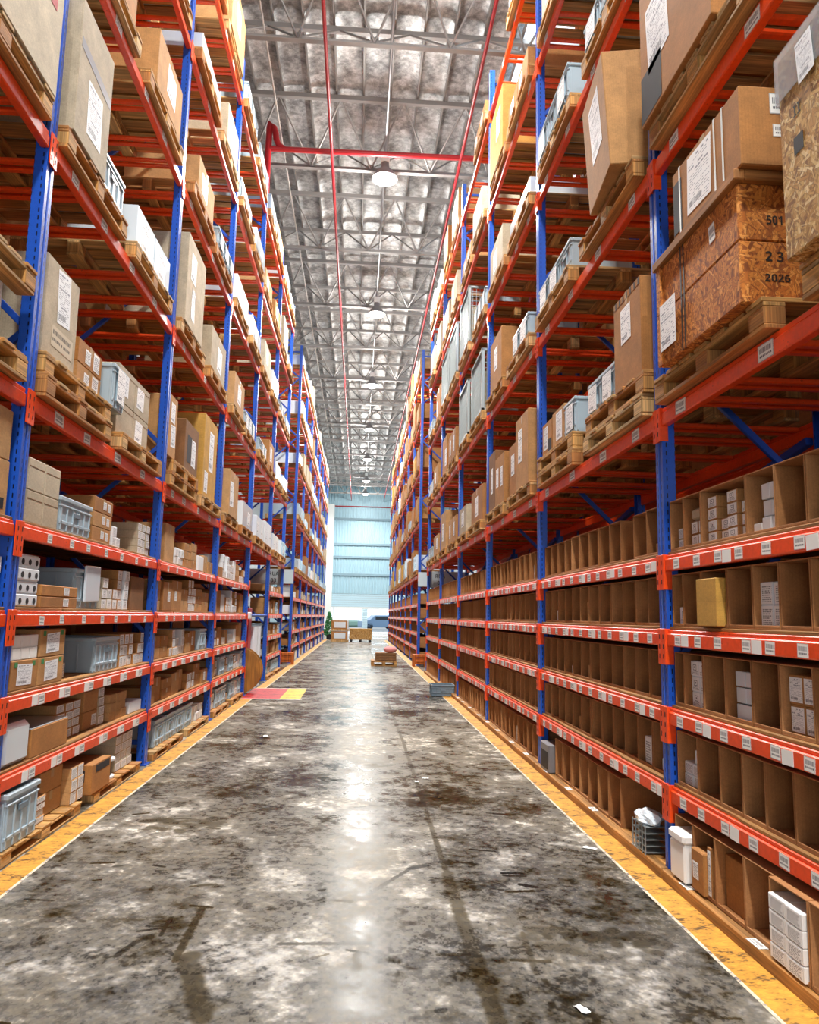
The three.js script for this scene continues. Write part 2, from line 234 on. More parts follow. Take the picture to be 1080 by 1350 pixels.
{ // far end wall: blockwork over two dock doors, ribbed cladding above
  const w = struct('wall_front', merge([bx(5.6, 3.3, 0.16, -5.2, 1.65, 0, 0), bx(5.2, 3.3, 0.16, 5.4, 1.65, 0, 0)]), M.block); w.position.set(0, 0, Z_END - 0.1);
  const pts = []; const P = 0.25; for (let x = 0; x < 1.0 - 1e-6; x += P) pts.push([x, 0], [x + 0.1, 0], [x + 0.13, 0.08], [x + 0.22, 0.08]); pts.push([1.0, 0]);
  const sh = new THREE.Shape(); sh.moveTo(0, -0.02); pts.forEach(([x, y]) => sh.lineTo(x, y)); sh.lineTo(1.0, -0.02); sh.closePath();
  const sg = new THREE.ExtrudeGeometry(sh, { depth: 9.7, bevelEnabled: false }); sg.rotateX(-Math.PI / 2); sg.scale(1, 1, -1); // x across, y up, ribs towards the hall
  { const p = sg.attributes.position; for (let i = 0; i < p.count; i += 3) { const ax = p.getX(i + 1), ay = p.getY(i + 1), az = p.getZ(i + 1); p.setXYZ(i + 1, p.getX(i + 2), p.getY(i + 2), p.getZ(i + 2)); p.setXYZ(i + 2, ax, ay, az); } sg.computeVertexNormals(); }
  for (let k = 0; k < 16; k++) part('cladding_sheet', sg, M.clad, w, -8 + k, 3.3, 0.1);
  for (const y of [4.98, 6.53, 7.69, 9.95]) part('wall_rail', bx(16, 0.2, 0.14, 0, 0, 0, 0.01), M.girt, w, 0, y, 0.22);
  const blocks = [], BW = 0.39, BH = 0.19;
  for (let r = 0; r < 6; r++) for (let k = 0; k < 15; k++) blocks.push(bx(BW - 0.02, BH - 0.015, 0.2, -2.45 + (k + (r % 2) * 0.5) * BW * 0.93, 2.15 + (r + 0.5) * BH, 0, 0.008));
  for (let r = 0; r < 11; r++) blocks.push(bx(0.45, BH - 0.015, 0.2, 0.62, (r + 0.5) * BH + 0.02, 0, 0.008));
  const b = part('concrete_blocks', merge(blocks), M.block, w, 0, 0, 0.02); b.userData.kind = 'stuff';
  part('block_backing', bx(6.0, 1.2, 0.1, 0.2, 2.72, 0, 0), M.steel, w, 0, 0, 0.02); part('door_lintel', bx(5.4, 0.16, 0.3, 0.4, 2.06, 0, 0.01), M.white, w);
  part('door_jamb', bx(0.12, 2.05, 0.3, -2.2, 1.03, 0, 0.01), M.white, w);
  dayLight(-0.9, 1.0, Z_END + 0.2, 2.4, 2.0, 1); dayLight(1.8, 1.0, Z_END + 0.2, 1.9, 2.0, 1);
}
struct('floor_outside', bx(60, 0.3, 50, 0, -0.2, Z_END - 25.2, 0), M.asphalt);
struct('floor_outside', bx(60, 0.3, 30, 0, -0.2, Z_BACK + 15.2, 0), M.asphalt);
{ const c = solo('column', merge([bx(0.74, 11.1, 0.5, 0, 5.55, 0, 0.02)]), M.white, 'tall white column beside the blue far wall', 'column'); c.position.set(-2.69, 0, -66.8); }

// translucent roof lights along the right with daylight; two unseen at far left, placed to light the end wall
{
  const glow = new THREE.MeshStandardMaterial({ color: '#eef6fb', emissive: '#dcefff', emissiveIntensity: 1.6, roughness: 0.6 });
  const spots = []; for (let k = 0; k < 8; k++) spots.push([3.55, -6 - 8 * k]); spots.push([-3.6, -58], [-3.6, -50]);
  spots.forEach(([x, z], k) => { const t = thing('roof_light', x < 0 ? `unseen roof light at the far left, placed to light the end wall, ${k % 2 ? 'nearer' : 'farther'} one` : `translucent roof light over the right rack, ${ord(k + 1)} from the front`, 'roof light', 'translucent roof lights'); t.position.set(x, 12.92, z);
    part('light_panel', bx(1.15, 0.02, 6, 0, 0, 0, 0.004), glow, t); for (const q of [-1, 1]) part('panel_frame', bx(0.05, 0.06, 6.1, q * 0.6, 0, 0, 0.005), M.rib, t);
    const l = new THREE.RectAreaLight(new THREE.Color().setRGB(0.86, 0.95, 1.0), ROOF_DAY, 1.1, 5.9); l.position.set(0, -0.03, 0); l.rotation.x = -Math.PI / 2; l.name = 'roof_daylight'; t.add(l); });
}
// roof trusses: one bottom chord and two top chords, laced with bars
{
  const N0 = -5.6, STEP = 1.4, NB = 9, YB = 11.8, YT = 12.84, DZ = 1.0;
  const bc = merge([bx(13.6, 0.13, 0.012, 0, 0, -0.05, 0.002), bx(13.6, 0.012, 0.11, 0, -0.06, 0, 0.002)]), tc = bx(13.6, 0.11, 0.1, 0, 0, 0, 0.004);
  const webs = []; for (const s of [-1, 1]) for (const q of [-1, 1]) webs.push(bar([0, 0, 0], [q * STEP / 2, YT - YB, s * DZ], 0.045, 0.045, 6));
  const end = solo; let first = null;
  for (let k = -2; k < 16; k++) {
    const z = -(TRUSS0 + TRUSS_STEP * k); if (z < Z_END + 1.2 || z > Z_BACK - 1.5) continue;
    const t = thing('roof_truss', k < 2 ? 'grey steel roof truss overhead, out of frame' : `grey laced steel roof truss, ${ord(k - 1)} from the front across the aisle`, 'roof truss', 'roof trusses across the hall');
    if (k < 2) t.userData.label = k === -2 ? 'grey steel roof truss farthest behind the viewer' : k === -1 ? 'grey steel roof truss just behind the viewer' : k === 0 ? 'grey steel roof truss nearest ahead of the viewer' : 'grey steel roof truss just above the top picture edge';
    t.position.set(0, YB, z);
    part('bottom_chord', bc, M.truss, t); part('top_chord', tc, M.truss, t, 0, YT - YB, -DZ); part('top_chord', tc, M.truss, t, 0, YT - YB, DZ);
    for (let i = 0; i < NB; i++) for (const w of webs) part('web_bar', w, M.truss, t, N0 + i * STEP, 0, 0);
    part('gusset_plates', merge(Array.from({ length: NB }, (_, i) => bx(0.16, 0.12, 0.02, N0 + i * STEP, 0.05, 0, 0.002))), M.truss, t).userData.kind = 'stuff';
  }
}
// pipes under the trusses
function pipe(name, p, q, r, mat, label, cat, group) { const m = solo(name, bar(p, q, r * 2, r * 2, 10), mat, label, cat, group); return m; }
pipe('sprinkler_pipe', [-0.88, 11.62, 8], [-0.88, 11.62, -67.6], 0.035, M.pipeRed, 'red sprinkler pipe running lengthwise under the roof, left of the lamps', 'pipe');
pipe('sprinkler_pipe', [2.02, 11.62, 8], [2.02, 11.62, -67.6], 0.035, M.pipeRed, 'red sprinkler pipe running lengthwise under the roof, right of the lamps', 'pipe');
pipe('sprinkler_pipe', [-6, 11.1, -67.85], [6, 11.1, -67.85], 0.05, M.pipeRed, 'red pipe crossing the top of the far wall', 'pipe');
{ const t = thing('riser_pipe', 'red riser pipe with elbow and branch crossing the aisle beside the nearest lamp', 'pipe');
  t.position.set(-2.3, 0, -15.95);
  part('cross_pipe', bar([0, 11.72, 0], [5.6, 11.78, 0], 0.12, 0.12, 12), M.pipeRed, t);
  const curve = new THREE.CatmullRomCurve3([[0, 9.5, 0], [0, 11.9, 0], [0.02, 12.35, 0], [0.12, 12.2, 0], [0.2, 11.85, 0], [0.35, 11.73, 0]].map((a) => new THREE.Vector3(...a)));
  part('elbow_bracket', new THREE.TubeGeometry(curve, 24, 0.07, 8), M.pipeRed, t); }
pipe('cable', [-2.02, 12.0, 6], [-2.02, 12.0, -66], 0.018, M.wire, 'thin pale cable running lengthwise below the roof at the left', 'cable');
pipe('conduit', [LAMP_X, 12.07, 8], [LAMP_X, 12.07, -66], 0.03, M.conduit, 'grey conduit along the lamp row under the roof', 'conduit');

// high bay lamps under every second truss
{
  const glow = new THREE.MeshStandardMaterial({ color: '#ffffff', emissive: '#fff6e8', emissiveIntensity: 6, roughness: 0.4 });
  const prof = [[0.05, 0.42], [0.09, 0.4], [0.1, 0.28], [0.17, 0.2], [0.26, 0.08], [0.3, 0.0], [0.29, 0.0], [0.25, 0.08], [0.16, 0.19], [0.08, 0.27]].map(([x, y]) => new THREE.Vector2(x, y));
  const shade = new THREE.LatheGeometry(prof, 28), lens = new THREE.LatheGeometry([[0, -0.1], [0.12, -0.09], [0.22, -0.05], [0.285, 0.0], [0.26, 0.02], [0, 0.02]].map(([x, y]) => new THREE.Vector2(x, y)), 28);
  const zs = [7.6]; for (let k = 0; k < 8; k++) zs.push(-(0.4 + 8 * k)); zs.push(-62.6);
  zs.filter((z) => z > Z_END + 1).forEach((z, i) => {
    const vis = i - 2; // lamps in view start at the third
    const t = thing('bay_lamp', i === 0 ? 'round bay lamp hanging behind the viewer' : i === 1 ? 'round bay lamp hanging over the viewer' : i === 2 ? 'round bay lamp hanging just above the picture' : `round glowing bay lamp hanging over the aisle, ${ord(i - 2)} from the front`, 'lamp', 'bay lamps over the aisle');
    t.position.set(LAMP_X, LAMP_Y, z);
    part('lamp_shade', shade, M.conduit, t); part('lamp_lens', lens, glow, t); part('ballast_box', bx(0.2, 0.2, 0.16, 0, 0.5, 0, 0.01), M.white, t); part('stem', bar([0, 0.6, 0], [0, 0.63, 0], 0.03, 0.03, 8), M.conduit, t);
    const l = new THREE.SpotLight(new THREE.Color().setRGB(1, 0.965, 0.91), LAMP_POWER, 0, 1.42, 0.35, 2); l.position.set(0, -0.13, 0); l.target.position.set(0, -5, 0); t.add(l.target); l.shadow.radius = 14; l.castShadow = true; l.name = 'lamp_light'; t.add(l);
    const g2 = new THREE.PointLight(l.color, LAMP_POWER * 0.2, 0, 2); g2.position.set(0, -0.2, 0); g2.shadow.radius = 14; g2.castShadow = true; g2.name = 'lamp_glow'; t.add(g2);
  });
}

// ---------------------------------------------------------------- the racks
const BAY = 3.031, FACE = (s) => (s < 0 ? 1.915 : 1.746), U = (s, i) => (s < 0 ? 4.42 : 4.34) + BAY * i;   // far edge of upright i, metres ahead
const SHELF = (s) => (s < 0 ? [0.49, 0.915, 1.39, 1.885] : [0.505, 0.925, 1.355, 1.775]), TIER = [2.64, 4.22, 5.79, 7.33, 8.88], DEPTH = 1.06, PLANK = 0.018;
const SIDE = (s) => (s < 0 ? 'left' : 'right');
const NUM = ['zero', 'one', 'two', 'three', 'four', 'five', 'six', 'seven'];
const bayName = (s, b) => (b === 0 ? `${SIDE(s)} edge bay` : b < 6 ? `${SIDE(s)} bay ${NUM[b]}` : `far ${SIDE(s)} bay ${NUM[b - 6]}`);
const levName = (l) => (l === 'floor' ? 'floor row' : l < 10 ? `shelf ${NUM[l]}` : `pallet tier ${NUM[l - 9]}`);   // shelves 1..4, tiers 10..14
const counters = new Map();
function where(look, s, bay, lev) { const k = [look, s, bay, lev].join('|'), n = (counters.get(k) || 0) + 1; counters.set(k, n); return `${look}, ${ord(n)} along, ${levName(lev)}, ${bayName(s, bay)}`; }
function put(o, s, d, y, set = 0, turn = 0) { o.position.set(s * (FACE(s) + set), y, -d); o.rotation.y = -s * Math.PI / 2 + turn; return o; }

function postGeo(h) {
  const sh = new THREE.Shape(); const a = 0.05, D = 0.075;
  [[-a, 0], [-a, D], [-a + 0.012, D], [-a + 0.012, 0.02], [a - 0.012, 0.02], [a - 0.012, D], [a, D], [a, 0], [0.014, 0], [0.010, 0.014], [-0.010, 0.014], [-0.014, 0]].forEach(([x, y], k) => (k ? sh.lineTo(x, y) : sh.moveTo(x, y)));
  const g = new THREE.ExtrudeGeometry(sh, { depth: h, bevelEnabled: false }); g.rotateX(-Math.PI / 2); return g;           // x across, y up; front face at local z = 0 looking +z
}
const POST_H = 9.55, postG = postGeo(POST_H), footG = bx(0.16, 0.01, 0.13, 0, 0.005, -0.04, 0.002);
const beamG = (() => { const L = BAY - 0.1; return merge([bx(L, 0.075, 0.05, 0, -0.0675, -0.025, 0.006, 'x'), bx(L, 0.03, 0.042, 0, -0.015, -0.029, 0.005, 'x')]); })();
const shelfBeamG = (() => { const L = BAY - 0.1; return merge([bx(L, 0.07, 0.045, 0, -0.055, -0.0225, 0.006, 'x'), bx(L, 0.02, 0.036, 0, -0.01, -0.027, 0.004, 'x')]); })();
const connG = merge([bx(0.048, 0.2, 0.008, 0, -0.1, 0.006, 0.002), bx(0.006, 0.2, 0.05, 0.024, -0.1, -0.016, 0.002)]), connSlotG = merge([0, 1, 2].map((k) => bx(0.008, 0.026, 0.002, 0, -0.045 - k * 0.055, 0.0105, 0)));
const connShelfG = connG.clone(), supportG = merge([-0.045, 0.045].flatMap((x) => [bx(0.05, 0.03, DEPTH - 0.1, x, -0.012, 0, 0.008)]));
const plankGs = [bx((BAY - 0.1) / 4 - 0.006, PLANK, DEPTH - 0.02, 0, PLANK / 2, 0, 0.003, 'x')];
const tierBottom = TIER[0];

function rack(s, i0, i1, label) {
  const t = thing('pallet_rack', label, 'rack', 'pallet racks along the aisle');
  const base = U(s, i0); put(t, s, base, 0, 0);
  // local frame: +z to the aisle, x along the rack: dir = +1 away from the viewer on the left, -1 on the right
  const dir = -s, X = (d) => dir * (d - base);
  for (let i = i0; i <= i1; i++) {
    const x = X(U(s, i) - 0.05);
    for (const [z, back] of [[0, 0], [-DEPTH, 1]]) {
      const p = part('upright_post', postG, M.blue, t, x, 0, z); if (back) p.rotation.y = Math.PI;
      part('foot_plate', footG, M.bluePlain, p);
    }
    let y = 0.25, flip = 0;
    for (const hy of [0.2, POST_H - 0.2]) part('horizontal_brace', bx(0.03, 0.045, DEPTH - 0.1, 0, 0, 0, 0.003), M.bluePlain, t, x, hy, -DEPTH / 2);
    while (y < POST_H - 1.0) { const y2 = Math.min(y + 0.92, POST_H - 0.25); part('diagonal_brace', bar([0, y, flip ? -0.05 : -DEPTH + 0.05], [0, y2, flip ? -DEPTH + 0.05 : -0.05], 0.03, 0.04), M.bluePlain, t, x, 0, 0); y = y2; flip = 1 - flip; }
  }
  for (let b = i0 + 1; b <= i1; b++) {
    const mid = X((U(s, b - 1) + U(s, b) - 0.1) / 2), gap = s < 0 && b === 4;
    const levels = [...SHELF(s).map((y, k) => [y, k + 1]), ...TIER.map((y, k) => [y, k + 10])];
    for (const [y, lev] of levels) {
      if (gap && lev < 10) continue;
      const shelf = lev < 10, bm = part(shelf ? 'shelf_beam' : 'pallet_beam', shelf ? shelfBeamG : beamG, M.red, t, mid, y, 0.004);
      for (const q of [-1, 1]) { const c = part('beam_connector', shelf ? connShelfG : connG, M.red, bm, q * (BAY / 2 - 0.026), 0.005, 0); if (q > 0) c.rotation.y = 0; if (b < 3) part('connector_slot', connSlotG, M.darkSlot, t, mid + q * (BAY / 2 - 0.026), y + 0.005, 0.004); }
      const rb = part(shelf ? 'rear_beam' : 'rear_beam', shelf ? shelfBeamG : beamG, M.red, t, mid, y, -DEPTH - 0.004); rb.rotation.y = Math.PI;
      if (shelf) for (let k = 0; k < 4; k++) part('shelf_plank', plankGs[0], k % 2 ? M.plank : M.plank2, t, mid + (k - 1.5) * (BAY - 0.1) / 4, y, -DEPTH / 2 - 0.006 + (k % 2) * 0.006);
      else for (const q of [-1.22, -0.88, -0.36, 0.36, 0.88, 1.22]) part('support_bar', supportG, M.red, t, mid + q, y - 0.006, -DEPTH / 2);
      // location labels on the beam face
      const lab = [];
      if (!shelf) { for (const q of s < 0 ? [-1.1, -0.62, 0.1, 0.75] : [-1.15, -0.35, 0.45, 1.15]) lab.push([q + rr(-0.06, 0.06), rr(0.12, 0.16), 0.075, 0]); }
      else if (s < 0) { const n = lev > 2 ? 7 : 6; for (let k = 0; k < n; k++) { const x = -1.3 + 2.6 * (k + 0.5) / n + rr(-0.05, 0.05); if (lev > 2) lab.push([x, 0.07, 0.055, 0]); else { lab.push([x - 0.05, 0.085, 0.06, 1]); lab.push([x + 0.045, 0.09, 0.062, 0]); } } }
      else { for (let k = 0; k < 12; k++) { const x = (k - 5.5) * 0.238 + rr(-0.02, 0.02); lab.push([x, 0.075, 0.056, 0]); if ((k + lev) % 3 === 0) lab.push([x + 0.088, 0.085, 0.06, 1]); } }
      const off = shelf ? -0.055 : -0.06;
      if (b < 4) lab.forEach(([x, w, h, blank]) => { const l = part('location_label', flat(w, h), blank ? M.blank : pick(M.ticket), bm, x, off + rr(-0.004, 0.004), 0.0008); l.rotation.z = rr(-0.04, 0.04); });
      else { const m = part('location_labels', merge(lab.map(([x, w, h]) => flat(Math.min(0.14, w * 1.3), 0.066).clone().translate(x, off, 0.0008))), M.blank, bm); m.userData.kind = 'stuff'; }
    }
    if (!gap && b < 6) part('spine_brace', bar([mid + dir * 1.4, 2.02, -DEPTH + 0.06], [mid - dir * 1.4, 2.52, -DEPTH + 0.06], 0.05, 0.05), M.bluePlain, t);
  }
  return t;
}
rack(-1, -1, 5, 'red and blue pallet rack lining the left of the aisle, front block');
rack(1, -1, 5, 'red and blue pallet rack lining the right of the aisle, front block');
rack(-1, 6, 13, 'red and blue pallet rack on the left beyond the cross aisle');
rack(1, 6, 13, 'red and blue pallet rack on the right beyond the cross aisle');

// ---------------------------------------------------------------- pallets and goods (local frame: origin at the front bottom middle, +z to the aisle)
const fcache = new Map();
function fbox(w, h, d, c = 0.005, grain = 'y') { const k = [w.toFixed(2), h.toFixed(2), d.toFixed(2), c, grain].join(); if (!fcache.has(k)) fcache.set(k, bx(+w.toFixed(2), +h.toFixed(2), +d.toFixed(2), 0, +h.toFixed(2) / 2, -d.toFixed(2) / 2, c, grain)); return fcache.get(k); }
const PW = 1.2, PD = 1.0, PH = 0.144;
const PG = { bottom: cbox(PW, 0.021, 0.1, 0.003, 'x'), block: cbox(0.13, 0.08, 0.1, 0.004, 'x'), stringer: cbox(PW, 0.02, 0.1, 0.003, 'x'), deck: cbox(0.135, 0.022, PD, 0.003, 'z') };
const palletWhole = [0, 1].map(() => { const l = []; for (const z of [-0.05, -0.5, -0.95]) { l.push(PG.bottom.clone().translate(0, 0.0105, z), PG.stringer.clone().translate(0, 0.111, z)); for (const x of [-0.535, 0, 0.535]) l.push(PG.block.clone().translate(x, 0.061, z)); } for (let k = 0; k < 7; k++) l.push(PG.deck.clone().translate(-0.53 + k * 0.1767, 0.132, -0.5)); return merge(l); });
let palletRoots = [];
function pallet(s, d, y, set, label, detailed, turn = 0) {
  const m1 = pick(M.pal), m2 = pick(M.pal);
  if (!detailed) { const o = solo('wooden_pallet', palletWhole[0], m1, label, 'pallet', 'wooden pallets in the racks'); return put(o, s, d, y, set, turn); }
  const t = thing('wooden_pallet', label, 'pallet', 'wooden pallets in the racks');
  for (const z of [-0.05, -0.5, -0.95]) { part('bottom_board', PG.bottom, m1, t, rr(-0.004, 0.004), 0.0105, z); part('stringer_board', PG.stringer, m2, t, 0, 0.111, z); for (const x of [-0.535, 0, 0.535]) part('block', PG.block, rnd() < 0.5 ? m1 : pick(M.pal), t, x, 0.061, z + rr(-0.004, 0.004)); }
  for (let k = 0; k < 7; k++) { part('deck_board', PG.deck, rnd() < 0.6 ? m2 : pick(M.pal), t, -0.53 + k * 0.1767 + rr(-0.006, 0.006), 0.132, -0.5 + rr(-0.006, 0.01)); }
  return put(t, s, d, y, set, turn);
}
// a carton: body with tape along the top and down the front, papers on its faces
function carton(o) {
  const { w, h, dep } = o, m = solo(o.name || 'carton', fbox(w, h, dep), o.mat, o.label, o.category || 'carton', o.group);
  const W = +w.toFixed(2), H = +h.toFixed(2), D = +dep.toFixed(2);
  if (o.tape) { part('packing_tape', flat(0.05, Math.min(0.09, H * 0.4)), M.tape, m, 0, H - Math.min(0.045, H * 0.2), 0.0006); const t = part('packing_tape', flat(0.05, D - 0.01), M.tape, m, 0, H + 0.0006, -D / 2); t.rotation.x = -Math.PI / 2; }
  if (o.seam) { part('flap_seam', cbox(W - 0.02, 0.004, 0.002, 0), M.cardDark, m, 0, H - 0.05, 0.0004); }
  for (const [pw, ph, x, y, rot, mat] of o.papers || []) { const p = part('paper_label', flat(pw, ph), mat || pick(M.sheet), m, x, y, 0.0012); p.rotation.z = rot || 0; }
  for (const [pw, ph, z, y, mat, side] of o.sidePapers || []) { const p = part('paper_label', flat(pw, ph), mat || pick(M.sheet), m, side * (W / 2 + 0.0012), y, z); p.rotation.y = side * Math.PI / 2; }
  for (const x of o.straps || []) { part('strap', flat(0.014, H), M.strap, m, x, H / 2, 0.0016); const t = part('strap', flat(0.014, D), M.strap, m, x, H + 0.0012, -D / 2); t.rotation.x = -Math.PI / 2; }
  return m;
}
// ribbed plastic stacking crate, open at the top
const crateCache = new Map();
function crateGeo(w, h, d) {
  const k = [w, h, d].map((x) => x.toFixed(2)).join(); if (crateCache.has(k)) return crateCache.get(k);
  const t = 0.012, l = [bx(w - 0.03, t, d - 0.03, 0, t / 2, -d / 2, 0.003), bx(w - 0.03, h, t, 0, h / 2, -0.02, 0.003), bx(w - 0.03, h, t, 0, h / 2, -d + 0.02, 0.003), bx(t, h, d - 0.03, -w / 2 + 0.02, h / 2, -d / 2, 0.003), bx(t, h, d - 0.03, w / 2 - 0.02, h / 2, -d / 2, 0.003)];
  const n = Math.max(3, Math.round(w / 0.12)); for (let i = 0; i <= n; i++) { const x = -w / 2 + 0.03 + (w - 0.06) * i / n; l.push(bx(0.014, h - 0.06, 0.014, x, h / 2 - 0.02, -0.012, 0.002)); }
  const q = Math.max(2, Math.round(d / 0.14)); for (let i = 0; i <= q; i++) for (const sx of [-1, 1]) l.push(bx(0.014, h - 0.06, 0.014, sx * (w / 2 - 0.012), h / 2 - 0.02, -0.03 - (d - 0.06) * i / q, 0.002));
  l.push(bx(w - 0.02, 0.02, 0.012, 0, 0.06, -0.011, 0.002));
  const rim = merge([bx(w, 0.03, 0.03, 0, h - 0.015, -0.015, 0.005), bx(w, 0.03, 0.03, 0, h - 0.015, -d + 0.015, 0.005), bx(0.03, 0.03, d - 0.06, -w / 2 + 0.015, h - 0.015, -d / 2, 0.005), bx(0.03, 0.03, d - 0.06, w / 2 - 0.015, h - 0.015, -d / 2, 0.005), bx(w - 0.01, 0.012, 0.02, 0, h - 0.06, -0.012, 0.003)]);
  const handle = bx(Math.min(0.12, w * 0.4), 0.035, 0.008, 0, h - 0.1, -0.004, 0.003), out = { body: merge(l), rim, handle }; crateCache.set(k, out); return out;
}
function crate(w, h, d, label, group, mat = M.crate) { const g = crateGeo(w, h, d), t = thing('plastic_crate', label, 'crate', group); part('crate_body', g.body, mat, t); part('crate_rim', g.rim, mat, t); part('hand_grip', g.handle, M.crateDark, t); return t; }
const paper = (w, h, x, y, r = 0, m) => [w, h, x, y, r, m];
// small goods box with a printed white end
const smallG = new Map();
function smallBox(s, d, y, set, w, h, dep, label, body, end, group, turn = 0, cover = 0.86) { const m = solo(s < 0 ? 'small_box' : 'bin_box', fbox(w, h, dep, 0.003), body, label, 'box', group); if (end) part('end_label', flat(+(w * cover).toFixed(2), +(h * cover).toFixed(2)), end, m, 0, +h.toFixed(2) / 2, 0.001); return put(m, s, d, y, set, turn); }
let stackNo = new Map();
function boxStack(s, bay, lev, d0, y, set, cols, rows, w, h, dep, o = {}) {
  const k = [s, bay, lev].join(), n = (stackNo.get(k) || 0) + 1; stackNo.set(k, n); const look = o.look || 'small white-ended box';
  const body = o.body || pick(M.card), end = o.end === null ? null : o.end || pick(M.ends), wr = +w.toFixed(2), hr = +h.toFixed(2);
  for (let c = 0; c < cols; c++) for (let r = 0; r < (o.heights ? o.heights[c] : rows); r++) smallBox(s, d0 + (c + 0.5) * (wr + 0.003), y + r * (hr + 0.0005), set + rr(0, 0.012), wr, hr, dep, `${look}, layer ${NUM[r + 1]} column ${NUM[c + 1]}, ${ord(n)} stack, ${levName(lev)}, ${bayName(s, bay)}`, body, end, `${look}s, ${SIDE(s)} rack`, rr(-0.01, 0.01), o.cover || 0.86);
  return cols * (wr + 0.003);
}

// ---------------------------------------------------------------- what stands on the pallet tiers
const loadGroup = (s) => `pallet loads in the ${SIDE(s)} rack`;
function load(s, b, lev, d, y, set, w, h, dep, look, mat, o = {}) {
  const c = carton({ name: o.name || (b > 6 ? 'distant_carton' : 'pallet_carton'), w, h, dep, mat, label: where(look, s, b, lev), category: o.category || 'carton', group: loadGroup(s), ...o });
  return put(c, s, d, y, set, o.turn || 0);
}
function cratesRow(s, b, lev, d0, y, set, n, w, h, dep, sheets) {
  for (let k = 0; k < n; k++) { const c = put(crate(w, h, dep, where(sheets ? 'grey ribbed plastic crate with papers' : 'grey ribbed plastic crate', s, b, lev), `plastic crates in the ${SIDE(s)} rack`), s, d0 + (k + 0.5) * (w + 0.01), y, set); if (sheets && rnd() < 0.85) { const p = part('paper_label', flat(+(w * 0.62).toFixed(2), +(h * 0.74).toFixed(2)), pick(M.sheet), c, rr(-0.03, 0.03), h * 0.48, 0.004); p.rotation.z = rr(-0.06, 0.06); } }
}
function cage(s, b, lev, d, y, set, w, h, dep) {
  const t = thing('mesh_cage', where('grey wire mesh cage', s, b, lev), 'cage', `mesh cages in the ${SIDE(s)} rack`);
  const posts = []; for (const x of [-1, 1]) for (const z of [0, -dep]) posts.push(bx(0.05, h, 0.05, x * (w / 2 - 0.025), h / 2, z + (z ? 0.025 : -0.025), 0.006));
  posts.forEach((g) => part('corner_post', g, M.mesh, t)); part('cage_base', bx(w, 0.05, dep, 0, 0.03, -dep / 2, 0.006), M.mesh, t); part('top_rail', merge([bx(w, 0.04, 0.03, 0, h - 0.02, -0.015, 0.004), bx(w, 0.04, 0.03, 0, h - 0.02, -dep + 0.015, 0.004), bx(0.03, 0.04, dep - 0.06, -w / 2 + 0.015, h - 0.02, -dep / 2, 0.004), bx(0.03, 0.04, dep - 0.06, w / 2 - 0.015, h - 0.02, -dep / 2, 0.004)]), M.mesh, t);
  const wires = []; for (let x = -w / 2 + 0.09; x < w / 2 - 0.05; x += 0.06) wires.push(bx(0.007, h - 0.08, 0.007, x, h / 2, -0.02, 0)); for (let yy = 0.1; yy < h - 0.06; yy += 0.08) wires.push(bx(w - 0.08, 0.007, 0.007, 0, yy, -0.024, 0));
  for (let z = 0.08; z < dep - 0.05; z += 0.06) for (const q of [-1, 1]) wires.push(bx(0.007, h - 0.08, 0.007, q * (w / 2 - 0.02), h / 2, -z, 0)); for (let yy = 0.1; yy < h - 0.06; yy += 0.08) for (const q of [-1, 1]) wires.push(bx(0.007, 0.007, dep - 0.08, q * (w / 2 - 0.024), yy, -dep / 2, 0));
  part('wire_mesh', merge(wires), M.mesh, t).userData.kind = 'stuff';
  return put(t, s, d, y, set);
}
const done = new Set();
function slotPallet(s, b, tier, slot, d, set, turn = 0) { const lev = 10 + tier; done.add([s, b, tier, slot].join()); return pallet(s, d, TIER[tier] + 0.002, set, where('slatted wooden pallet', s, b, lev), b < 6, turn); }
const deckY = (tier, n = 1) => TIER[tier] + 0.003 + PH * n;
const osbPrint = (txt, size = 84) => std('#ffffff', 0.7, { transparent: true, map: canvasTex(256, 128, (g, W, H) => { g.clearRect(0, 0, W, H); g.fillStyle = '#1d1408'; g.textAlign = 'center'; g.textBaseline = 'middle'; g.font = `bold ${size}px sans-serif`; g.fillText(txt, W / 2, H / 2); }) });

